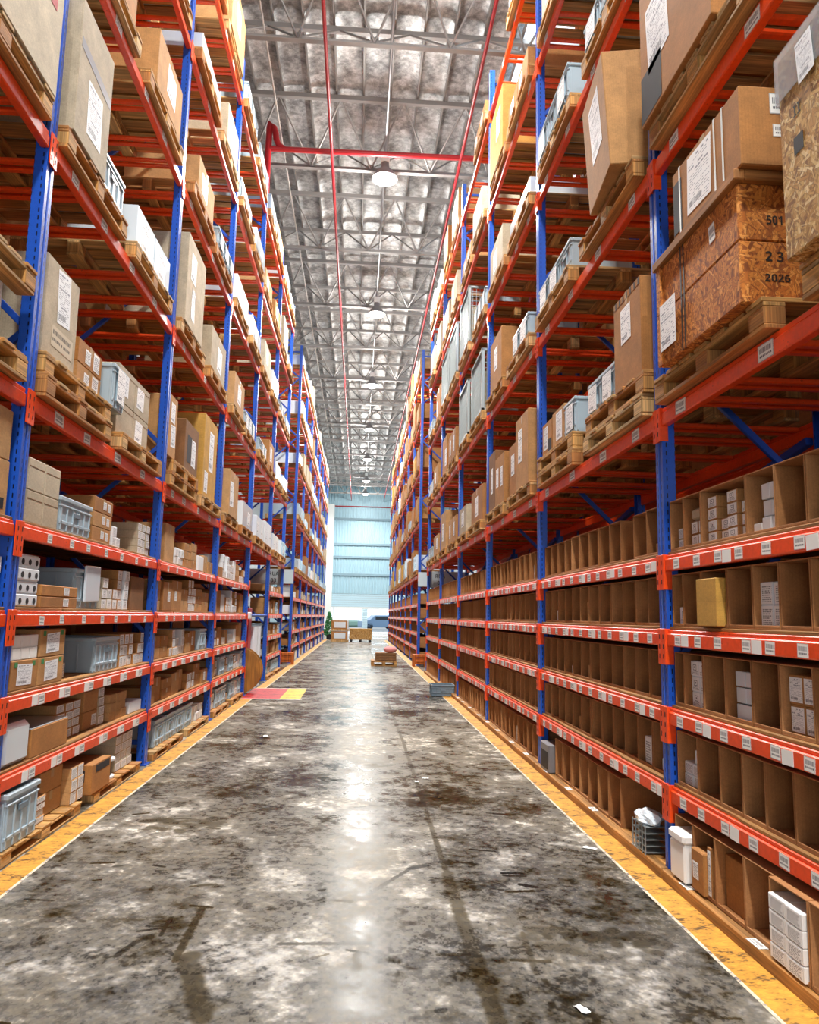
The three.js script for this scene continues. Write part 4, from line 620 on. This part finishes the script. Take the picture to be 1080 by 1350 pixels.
function autoShelf(b, lev, y, d0, d1, hmax, far, fl) {
  let d = d0 + 0.04; const s = -1, set0 = fl ? 0.02 : 0.03;
  while (d < d1 - 0.16) {
    const t = rnd(), left = d1 - d - 0.02;
    if (fl && t < 0.55) { const w = Math.min(left, 0.4); put(crate(Math.max(0.1, Math.floor(w * 10) / 10), 0.26, 0.5, where('tall grey ribbed crate', s, b, lev), 'plastic crates in the left rack'), s, d + w / 2, y, set0); d += w + 0.03; continue; }
    if (t < 0.34) { const w = Math.min(left, rr(0.24, 0.44)), h = rr(0.12, hmax), look = pick(['brown carton', 'light brown carton']); sCarton(b, lev, d + w / 2, y, set0 + rr(0, 0.08), w, h, 0.4, look, look[0] === 'b' ? M.card[pickI(3)] : M.card[4], { tape: !far, papers: rnd() < 0.6 && !far ? [paper(0.1, Math.min(0.1, h * 0.6), rr(-0.05, 0.05), h * 0.5, 0, M.ends[2])] : [] }); d += w + 0.02; }
    else if (t < 0.5) { const w = Math.min(left, rr(0.26, 0.4)), h = +rr(0.09, 0.14).toFixed(2), n = hmax > 0.3 ? 3 : 2; for (let r = 0; r < n && (r + 1) * h < hmax; r++) sCarton(b, lev, d + w / 2 + rr(-0.01, 0.01), y + r * (h + 0.001), set0 + 0.03, w, h, 0.4, 'flat brown carton in a pile', pick(M.card), { tape: !far }); d += w + 0.02; }
    else if (t < 0.8) { const w = far ? 0.16 : 0.13, h = far ? 0.11 : 0.09, cols = Math.max(1, Math.min(far ? 2 : 3, Math.floor(left / (w + 0.003)))), mr = Math.max(1, Math.floor(hmax / h)); d += boxStack(s, b, lev, d, y, set0 + rr(0, 0.04), cols, 1, w, h, 0.35, { heights: Array.from({ length: cols }, () => 1 + Math.floor(rnd() * mr)), body: rnd() < 0.6 ? pick(M.card) : pick(M.whiteBox), end: pick(M.ends) }) + 0.02; }
    else if (t < 0.9) { const w = Math.min(left, 0.4); if (w > 0.24) { put(crate(Math.floor(w * 10) / 10, +Math.min(0.26, hmax).toFixed(2), 0.4, where('grey ribbed crate', s, b, lev), 'plastic crates in the left rack'), s, d + w / 2, y, set0); } d += w + 0.02; }
    else if (t < 0.97) { const w = Math.min(left, rr(0.2, 0.34)), h = rr(0.1, hmax * 0.8); sCarton(b, lev, d + w / 2, y, set0 + rr(0, 0.05), w, h, 0.35, 'white carton', pick(M.whiteBox), {}); d += w + 0.02; }
    else d += rr(0.1, 0.2);
  }
}
function pickI(n) { return Math.floor(rnd() * n); }
for (const b of [2, 3, 5]) { const d0 = U(-1, b - 1), d1 = U(-1, b) - 0.1; [0, 1, 2, 3].forEach((k) => autoShelf(b, k + 1, YL[k], d0, d1, [0.28, 0.32, 0.36, b === 5 ? 0.18 : 0.42][k], b > 2, false)); for (const [q, off] of [[0, 0.72], [1, 2.18]]) pallet(-1, d0 + off, 0.002, -0.03, where('low wooden pallet on floor', -1, b, 'floor'), true).scale.y = 0.55; autoShelf(b, 'floor', FLOOR_PAL + 0.002, d0 + 0.08, d1 - 0.08, 0.26, b > 2, true); }
// beyond the cross aisle the goods are only a few pixels each
for (let b = 7; b <= 13; b++) { const d0 = U(-1, b - 1), d1 = U(-1, b) - 0.1; [0, 1, 2, 3].forEach((k) => { let d = d0 + 0.05; while (d < d1 - 0.35) { const w = rr(0.3, 0.55), h = rr(0.14, [0.3, 0.34, 0.36, 0.42][k]); if (d + w > d1) break; const look = pick(['brown box', 'pale box', 'white box']); put(solo('distant_box', fbox(w, h, 0.4, 0.004), look[0] === 'b' ? pick(M.card) : look[0] === 'p' ? pick(M.cardPale) : pick(M.whiteBox), where('distant ' + look, -1, b, k + 1), 'carton', 'distant goods on the far left shelves'), -1, d + w / 2, YL[k], rr(0.03, 0.1)); d += w + rr(0.02, 0.12); } });
  for (const off of [0.6, 1.5, 2.3]) put(solo('distant_box', fbox(0.5, 0.26, 0.5, 0.004), pick([...M.card, ...M.whiteBox]), where('distant floor box', -1, b, 'floor'), 'carton', 'distant goods on the far left shelves'), -1, d0 + off, 0.002, 0.03); }

// ---------------------------------------------------------------- cardboard bins on the right shelves
const binCache = new Map();
function binGeo(w, h, d) { const k = [w.toFixed(3), h.toFixed(2), d.toFixed(2)].join(); if (!binCache.has(k)) { const t = 0.006; binCache.set(k, merge([bx(w, t, d, 0, t / 2, -d / 2, 0.0015), bx(w, t, d, 0, h - t / 2, -d / 2, 0.0015), bx(t, h - 2 * t, d, -w / 2 + t / 2, h / 2, -d / 2, 0.0015), bx(t, h - 2 * t, d, w / 2 - t / 2, h / 2, -d / 2, 0.0015), bx(w - 2 * t, h - 2 * t, t, 0, h / 2, -d + t / 2, 0.0015), bx(w - 2 * t, 0.012, t, 0, t + 0.006, -t / 2, 0.0015)])); } return binCache.get(k); }
const binStuff = [];
let binCount = 0;
function bin(b, row, n, d, y, w, h, set, full) {
  const dep = 0.46;
  if (b >= 5) { const g = binGeo(w, h, dep).clone(); g.rotateY(-Math.PI / 2); g.translate(FACE(1) + set, y, -d); binStuff.push(g); return; }
  binCount++;
  const m = solo('cardboard_bin', binGeo(w, h, dep), pick(M.bin), `${full ? 'filled' : 'empty'} open cardboard bin, ${ord(n)} from far end, ${row ? 'shelf ' + NUM[row] : 'floor row'}, ${bayName(1, b)}`, 'bin', 'cardboard bins on the right shelves');
  return put(m, 1, d, y, set, rr(-0.012, 0.012));
}
const rowH = [0.31, 0.285, 0.29, 0.29, 0.29], BASE_Y = 0.062;
const fillings = {   // bay at the picture edge: far and near edge of each bin, and what is in it
  4: [[4.23, 4.05, 'two'], [4.05, 3.84, 'cloth'], [3.84, 3.37, 'ends'], [3.37, 3.12, 'tower'], [3.12, 2.89, ''], [2.89, 2.66, ''], [2.66, 2.42, '']],
  3: [[4.23, 4.08, 'low'], [4.08, 3.86, ''], [3.86, 3.58, 'yellow'], [3.58, 3.34, ''], [3.34, 3.12, 'four'], [3.12, 2.89, ''], [2.89, 2.66, '']],
  2: [[4.22, 4.1, ''], [4.1, 3.87, 'ends6'], [3.87, 3.63, ''], [3.63, 3.38, 'silver'], [3.38, 3.15, ''], [3.15, 2.91, 'labels4'], [2.91, 2.66, '']],
  1: [[4.22, 3.96, 'grey'], [3.96, 3.72, ''], [3.72, 3.5, 'sheet'], [3.5, 3.3, ''], [3.3, 3.08, ''], [3.08, 2.84, '']],
  0: [[4.2, 3.98, 'foam'], [3.98, 3.74, 'divider'], [3.74, 3.46, 'pair'], [3.46, 3.2, ''], [3.2, 2.92, 'white8'], [2.92, 2.62, 'small']],
};
const rb = (d, y, set, w, h, dep, look, body, end, row, turn) => smallBox(1, d, y, set, w, h, dep, where(look, 1, 0, row || 'floor'), body, end, 'goods in the right bins', turn || 0);
for (let row = 0; row < 5; row++) {
  const y0 = row ? YR[row - 1] : BASE_Y, h = rowH[row];
  fillings[row].forEach(([a, c, what], k) => {
    const w = +(a - c - 0.006).toFixed(3), d = (a + c) / 2, set = row ? 0.03 : k > 3 ? -0.03 : 0.0, y = y0 + 0.008, f = set + 0.03;
    bin(0, row, k + 1, d, y0, w, h, set, !!what);
    const stackIn = (n, m, bw, bh, off, look, body, end, dep = 0.3) => { for (let i = 0; i < n; i++) for (let j = 0; j < m; j++) rb(d + off + (i - (n - 1) / 2) * (bw + 0.003), y + j * (bh + 0.001), f + rr(0, 0.01), bw, bh, dep, look, body, end, row); };
    if (what === 'two') stackIn(1, 2, 0.07, 0.06, 0.01, 'small white-labelled box by the upright', M.cardPale[1], M.ends[2]);
    if (what === 'cloth') { stackIn(2, 2, 0.08, 0.07, 0, 'brown box with round white label', M.card[2], M.ends[0]); put(solo('folded_cloth', fbox(0.17, 0.07, 0.2, 0.025), M.cardPale[0], 'beige folded cloth on small boxes in a top row bin', 'cloth'), 1, d, y + 0.143, f); }
    if (what === 'ends') { [4, 2, 4, 3].forEach((m, i) => { for (let j = 0; j < m; j++) rb(d + 0.16 - i * 0.105, y + j * 0.061, f + (i % 2) * 0.02, 0.1, 0.06, 0.3, 'small brown box with white end label', M.card[1], M.ends[i % 2], row); }); }
    if (what === 'tower') { stackIn(2, 3, 0.07, 0.075, -0.03, 'plain white box in a tower', M.whiteBox[0], null); rb(d + 0.08, y, f, 0.07, 0.05, 0.3, 'low white box beside a tower', M.whiteBox[2], null, row); }
    if (what === 'low') rb(d - 0.01, y, f, 0.1, 0.1, 0.3, 'single white box low in a bin', M.whiteBox[1], M.ends[0], row);
    if (what === 'yellow') { for (let j = 0; j < 2; j++) rb(d, y + j * 0.116, -0.01, 0.22, 0.115, 0.38, 'yellow-brown carton reaching out of its bin', M.cardYellow, null, row); }
    if (what === 'four') stackIn(2, 2, 0.1, 0.1, 0, 'white box with dark print in a square stack', M.whiteBox[1], M.ends[2]);
    if (what === 'ends6') stackIn(2, 3, 0.1, 0.08, 0, 'grey-white labelled box in a full bin', M.whiteBox[1], M.ends[1]);
    if (what === 'silver') stackIn(2, 3, 0.09, 0.075, 0.0, 'shiny silver film pack', M.film, null);
    if (what === 'labels4') stackIn(2, 2, 0.1, 0.12, 0, 'brown box with tall white label', M.card[0], M.sheet[2]);
    if (what === 'grey') { stackIn(2, 2, 0.1, 0.06, 0, 'grey labelled box low in a bin', M.whiteBox[1], M.ends[2]); rb(d - 0.06, y + 0.125, f, 0.06, 0.07, 0.3, 'white box on grey boxes', M.whiteBox[0], null, row); }
    if (what === 'sheet') { const m = solo('grey_card', fbox(0.15, 0.1, 0.01, 0.002), M.crate, 'grey card leaning in an empty bin, right bay at picture edge', 'card'); put(m, 1, d, y + 0.01, f + 0.1, 0); m.rotation.z = 0; }
    if (what === 'foam') { const t = thing('foam_box', 'white foam box with lid in floor bin beside right upright', 'box'); part('foam_body', fbox(0.18, 0.19, 0.24, 0.01), M.whiteBox[2], t); part('foam_lid', bx(0.196, 0.05, 0.255, 0, 0.216, -0.12, 0.015), M.whiteBox[2], t); put(t, 1, d, y, -0.04); }
    if (what === 'divider') { put(carton({ name: 'carton', w: 0.14, h: 0.2, dep: 0.2, mat: M.card[3], label: 'narrow orange-brown carton with label in a floor bin', papers: [paper(0.06, 0.08, -0.02, 0.1, 0, M.ends[2])], group: 'goods in the right bins' }), 1, d + 0.03, y, -0.02); rb(d - 0.06, y, 0.0, 0.04, 0.24, 0.2, 'slim white printed pack beside a carton', M.card[2], M.sheet[1], row); }
    if (what === 'pair') for (let j = 0; j < 2; j++) rb(d, y + j * 0.116, f + 0.01, 0.23, 0.115, 0.36, 'brown carton of a floor bin pair', M.card[3], null, row);
    if (what === 'white8') { for (let i = 0; i < 2; i++) for (let j = 0; j < 4; j++) rb(d - 0.063 + i * 0.126, y + j * 0.062, f - 0.045 + i * 0.004, 0.122, 0.061, 0.32, 'plain white box filling a floor bin', M.whiteBox[2], M.ends[2], row); }
    if (what === 'small') rb(d + 0.02, y, f, 0.1, 0.05, 0.2, 'small grey-white box alone in a bin', M.whiteBox[1], null, row);
  });
}
for (const b of [1, 2, 3, 4, 5, 7, 8, 9, 10, 11, 12, 13]) {
  const d0 = U(1, b - 1) + 0.03, span = U(1, b) - 0.13 - d0, N = 12, p = span / N;
  for (let row = 0; row < 5; row++) for (let k = 0; k < N; k++) {
    const y0 = row ? YR[row - 1] : BASE_Y, h = rowH[row], d = d0 + span - (k + 0.5) * p, full = b < 5 && rnd() < 0.13; if (b < 5 && rnd() < 0.015) continue; if (b === 1 && !row && (Math.abs(d - 6.95) < 0.26 || Math.abs(d - 4.62) < 0.14)) continue;
    const set = (row ? 0.03 : 0.005) + rr(0, 0.02); bin(b, row, k + 1, d, y0, +(p - 0.006).toFixed(3), h, set, full);
    if (full) { const w = pick([0.08, 0.1, 0.14]), hh = pick([0.07, 0.1, 0.16]), nm = rnd() < 0.55; smallBox(1, d + rr(-0.03, 0.03), y0 + 0.008, set + 0.03, w, hh, 0.3, where(nm ? 'white box inside a bin' : 'small brown box inside a bin', 1, b, row || 'floor'), nm ? pick(M.whiteBox) : pick(M.card), nm ? pick(M.ends) : null, 'goods in the right bins'); }
  }
}
{ // odd things at the front of the floor row, right bay one
  const g = thing('grey_case', 'grey case with black front standing before the floor bins, right bay one', 'case'); part('case_body', fbox(0.3, 0.24, 0.16, 0.008), M.steel, g); part('case_front', flat(0.24, 0.15), M.black, g, 0, 0.1, 0.001); put(g, 1, 6.95, BASE_Y, -0.04);
  const w = thing('wire_basket', 'small wire basket with crumpled white plastic beside first right upright', 'basket'); for (let k = 0; k < 5; k++) part('basket_wire', bx(0.2, 0.005, 0.12, 0, 0.01 + k * 0.035, -0.06, 0), M.mesh, w); for (const x of [-0.1, -0.05, 0, 0.05, 0.1]) part('basket_upright', bx(0.005, 0.16, 0.005, x, 0.08, 0.001, 0), M.mesh, w);
  const q = new THREE.IcosahedronGeometry(0.1, 3), p = q.attributes.position, v = new THREE.Vector3(); for (let i = 0; i < p.count; i++) { v.fromBufferAttribute(p, i); const n = Math.sin(v.x * 71 + v.y * 37) * Math.cos(v.z * 53 + v.x * 29); v.multiplyScalar(1 + 0.22 * n); p.setXYZ(i, v.x * 1.1, v.y * 0.45, v.z * 0.7); } q.computeVertexNormals(); part('crumpled_plastic', q, M.film, w, 0, 0.185, -0.06); put(w, 1, 4.62, BASE_Y, -0.045);
}
{ const m = solo('cardboard_bins', merge(binStuff), M.bin[0], 'rows of small cardboard bins deep along the right rack', 'bins'); m.userData.kind = 'stuff'; }

// timber base under the right bins, with paper labels
for (const b of [0, 1, 2, 3, 4, 5]) {
  const t = thing('timber_platform', `low timber platform under the floor bins, ${bayName(1, b)}`, 'board', 'timber platforms under the right bins'); const L = BAY - 0.02;
  part('front_board', bx(L, 0.058, 0.045, 0, 0.03, 0.024, 0.004, 'x'), M.plank, t); part('deck_panel', bx(BAY - 0.13, 0.058, 0.6, 0, 0.03, -0.3, 0.003, 'x'), M.plank, t);
  if (b < 4) for (let k = 0; k < 4; k++) { const l = part('paper_label', flat(0.11, 0.045), M.ticket[k % 2], t, -1.2 + k * 0.75 + rr(-0.1, 0.1), 0.0597, 0.024); l.rotation.x = -Math.PI / 2; }
  put(t, 1, U(1, b) - 0.05 - BAY / 2, 0.001, 0.0);
}

// ---------------------------------------------------------------- fire point between the left racks, floor markings, signs
{ const t = thing('floor_marking', 'red painted floor panel with yellow end and white border, left of aisle', 'floor marking');
  part('red_field', bx(0.64, 0.002, 1.8, 0, 0.001, 0, 0.0005), M.markRed, t, -1.58, 0.003, -13.9); part('yellow_field', bx(0.34, 0.002, 1.8, 0, 0.001, 0, 0.0005), M.markYellow, t, -1.09, 0.003, -13.9);
  part('white_border', merge([bx(1.06, 0.002, 0.06, -1.42, 0.001, -12.97, 0.0005), bx(1.06, 0.002, 0.04, -1.42, 0.001, -14.83, 0.0005)]), M.markWhite, t, 0, 0.003, 0); }
{ const t = thing('fire_cabinet', 'red fire cabinet standing between left rack uprights', 'fire cabinet'); t.position.set(-2.18, 0, -14.55); part('cabinet_body', bx(0.34, 1.3, 0.4, 0, 0.85, 0, 0.01), M.pipeRed, t); part('cabinet_stand', bx(0.3, 0.2, 0.3, 0, 0.1, 0, 0.01), M.dark, t); part('cabinet_door', bx(0.28, 1.2, 0.02, 0, 0.85, 0.205, 0.006), M.pipeRed, t); part('door_handle', bx(0.02, 0.1, 0.02, 0.1, 0.85, 0.22, 0.004), M.bolt, t); }
{ const t = thing('red_post', 'red steel post standing beside the fire cabinet', 'post'); t.position.set(-1.99, 0, -13.6); part('post_shaft', bx(0.1, 2.5, 0.1, 0, 1.25, 0, 0.01), M.pipeRed, t); part('post_collar', bx(0.15, 0.14, 0.15, 0, 1.9, 0, 0.01), M.red, t); }
{ const t = thing('cable_reel', 'round plywood cable reel leaning beside left rack end', 'cable reel'); t.position.set(-2.06, 0.4, -13.58); const f = new THREE.CylinderGeometry(0.4, 0.4, 0.02, 40).rotateX(Math.PI / 2), u = f.attributes.uv; part('flange', f, M.plywood, t, 0, 0, 0.25); part('flange', f, M.plywood, t, 0, 0, -0.0); part('reel_core', new THREE.CylinderGeometry(0.16, 0.16, 0.24, 24).rotateX(Math.PI / 2), M.dark, t, 0, 0, 0.125); t.position.z = -14.02; t.position.x = -2.07; }
for (let k = 0; k < 3; k++) { const r = solo('wrapped_roll', new THREE.CylinderGeometry(0.085, 0.09, 1.15, 18).translate(0, 0.575, 0), M.film, `upright film wrapped roll, ${ord(k + 1)} beside the fire cabinet`, 'roll', 'upright rolls by the fire cabinet'); r.position.set(-2.0 - (k % 2) * 0.2, 0.001, -15.0 - k * 0.24); }
{ const t = thing('barrier_rail', 'blue barrier rail with white end across the fire point', 'rail'); t.position.set(-1.95, 1.36, -14.98); part('rail_tube', bar([0, 0, 1.28], [0, 0, -1.46], 0.06, 0.06, 10), M.bluePlain, t); part('rail_end', bx(0.1, 0.12, 0.2, 0, 0, 1.2, 0.01), M.whiteBox[0], t); }
const rua = printMat('RUA\n03', 256, 256, '#3c4650', '#c3d3da', 104);
for (const [x0, x1, y0, y1, z, txt, label] of [[-2.95, -1.93, 2.13, 2.53, -19.587, -2.17, 'grey aisle sign reading 03 on the left rack end'], [-2.95, -1.92, 2.28, 2.7, -22.495, null, 'blank grey sign plate on the far left rack end'], [1.77, 2.78, 2.15, 2.56, -19.507, 2.08, 'grey aisle sign reading 03 on the right rack end'], [1.74, 2.78, 2.28, 2.7, -22.414, null, 'blank grey sign plate on the far right rack end']]) {
  const t = thing('aisle_sign', label, 'sign'); t.position.set((x0 + x1) / 2, (y0 + y1) / 2, z); part('sign_plate', bx(x1 - x0, y1 - y0, 0.02, 0, 0, 0, 0.004), M.sign, t); if (txt !== null) part('sign_lettering', flat(0.32, 0.34), rua, t, txt - (x0 + x1) / 2, 0, 0.012);
}
for (const [s, x] of [[-1, -1.97], [1, 1.78]]) { const t = thing('orange_guard', `orange wooden guard at the foot of the far ${SIDE(s)} rack`, 'guard'); t.position.set(x, 0, -21.95); part('guard_frame', merge([bx(0.4, 0.07, 0.3, 0, 0.3, 0, 0.006), bx(0.07, 0.27, 0.3, -0.165, 0.135, 0, 0.006), bx(0.07, 0.27, 0.3, 0.165, 0.135, 0, 0.006), bx(0.3, 0.06, 0.26, 0, 0.15, 0, 0.006)]), M.orange, t); part('guard_panel', bx(0.3, 0.2, 0.02, 0, 0.16, 0.1, 0.004), M.orange, t); }
// things standing on the aisle floor
{ const p1 = pallet(1, 22.2, 0.002, -1.32, 'wooden pallet on the aisle floor near the far right rack', true, 0); p1.position.set(0.77, 0.002, -21.75); p1.rotation.y = 0; p1.scale.set(0.6, 1, 0.8);
  const c = thing('timber_crate', 'dark timber crate on the pallet in the aisle', 'crate'); c.position.set(0.82, PH + 0.004, -21.8); for (let k = 0; k < 3; k++) part('crate_slat', bx(0.6, 0.06, 0.02, 0, 0.04 + k * 0.075, 0.3, 0.003, 'x'), M.cardDark, c, 0, 0, -0.3); part('crate_box', bx(0.58, 0.2, 0.5, 0, 0.11, -0.27, 0.004), M.plank2, c);
  const b = solo('pink_bag', new THREE.SphereGeometry(0.16, 16, 10).scale(1.2, 0.6, 1), M.pink, 'crumpled pink bag lying on the timber crate', 'bag'); b.position.set(0.95, PH + 0.31, -22.05); }
{ const c = crate(0.6, 0.2, 0.4, 'grey crate on the yellow stripe below the right bins', 'plastic crates on the floor', M.crateDark); c.position.set(1.55, 0.005, -13.75); c.rotation.y = 0; c.scale.set(0.7, 1, 1); }
for (let r = 0; r < 2; r++) { const t = thing('wrapped_carton', `${r ? 'upper' : 'lower'} film wrapped carton of the stack by the far doors`, 'carton', 'wrapped cartons by the far doors'); t.position.set(-0.94, r * 0.57 + 0.1, -41); part('carton_body', fbox(0.9, 0.44, 0.7), M.card[0], t); part('film_band', bx(0.6, 0.3, 0.01, 0, 0.22, 0.004, 0.002), M.film, t); part('corner_post', bx(0.06, 0.44, 0.02, 0.42, 0.22, 0.006, 0.003), M.whiteBox[0], t); part('slip_board', bx(0.96, 0.1, 0.74, 0, -0.05, -0.37, 0.004), M.pal[3], t); }
{ const t = thing('plywood_crate', 'yellow-brown chipboard crate on low pallet by the far doors', 'crate'); t.position.set(0.17, 0, -41); part('crate_panel', bx(1.2, 0.55, 0.8, 0, 0.4, -0.4, 0.008), M.osb, t); part('crate_lid', bx(1.24, 0.03, 0.84, 0, 0.69, -0.4, 0.004), M.cardYellow, t); for (const x of [-0.5, 0, 0.5]) part('skid', bx(0.14, 0.12, 0.8, x, 0.062, -0.4, 0.004), M.dark, t); }
{ const t = thing('green_bush', 'green conifer shaped plant at the end of the far left rack', 'plant'); t.position.set(-1.64, 0, -44.6); part('plant_pot', new THREE.CylinderGeometry(0.16, 0.13, 0.3, 16).translate(0, 0.15, 0), M.dark, t); const l = []; for (let k = 0; k < 260; k++) { const y = rr(0.25, 1.55), R = 0.34 * (1.65 - y) / 1.4 * Math.sqrt(rnd()), a = rr(0, 6.28); const g = new THREE.ConeGeometry(0.04, 0.16, 4).toNonIndexed(); g.rotateZ(rr(1, 2)); g.rotateY(a); g.translate(R * Math.cos(a), y, R * Math.sin(a)); l.push(g); } part('foliage', merge(l), M.green, t).userData.kind = 'stuff'; }
for (const [x, z, sc, n] of [[1.47, -4.85, 1, 'white paper scrap beside the right yellow stripe'], [0.85, -2.92, 0.7, 'white paper scrap at the bottom of the picture'], [0.54, -6.73, 0.7, 'nearer white paper scrap in mid aisle'], [0.63, -6.86, 0.6, 'farther white paper scrap in mid aisle'], [-1.02, -9.1, 1.2, 'white scrap on the floor near left bay two']]) {
  const g = new THREE.PlaneGeometry(0.09 * sc, 0.045 * sc, 5, 3).rotateX(-Math.PI / 2), p = g.attributes.position; for (let i = 0; i < p.count; i++) p.setY(i, rr(0, 0.008)); g.computeVertexNormals(); const m = solo('paper_scrap', g, M.blank, n, 'paper'); m.position.set(x, 0.002, z); m.rotation.y = rr(0, 3);
}
// beyond the far doors
{ const t = thing('parked_car', 'blue-grey car parked outside the far right door', 'car'); t.position.set(2.3, 0, -82); const sh = new THREE.Shape(); [[-2.1, 0.3], [-2.1, 0.75], [-1.3, 0.9], [-0.7, 1.4], [0.8, 1.42], [1.4, 0.95], [2.1, 0.8], [2.1, 0.3]].forEach(([x, y], k) => (k ? sh.lineTo(x, y) : sh.moveTo(x, y))); const carMat = std('#6f88a2', 0.3); part('car_body', new THREE.ExtrudeGeometry(sh, { depth: 1.6, bevelEnabled: true, bevelSize: 0.06, bevelThickness: 0.06, bevelSegments: 2 }).translate(0, 0, -0.8), carMat, t); part('car_window', bx(1.6, 0.36, 1.76, 0.05, 1.14, 0, 0.05), M.dark, t); for (const x of [-1.3, 1.3]) for (const z of [-0.75, 0.75]) part('wheel', new THREE.CylinderGeometry(0.32, 0.32, 0.22, 20).rotateX(Math.PI / 2), M.black, t, x, 0.32, z); t.rotation.y = 0.3; }
{ const t = solo('hedge', merge([bx(40, 0.8, 1.2, 0, 0.4, 0, 0.2)]), std('#7f9a8c', 0.9), 'low pale hedge far outside the doors', 'hedge'); t.position.set(0, -0.05, -100); }
scene.traverse((o) => { if (o.isMesh) { o.castShadow = true; o.receiveShadow = true; } });
renderer.render(scene, camera);
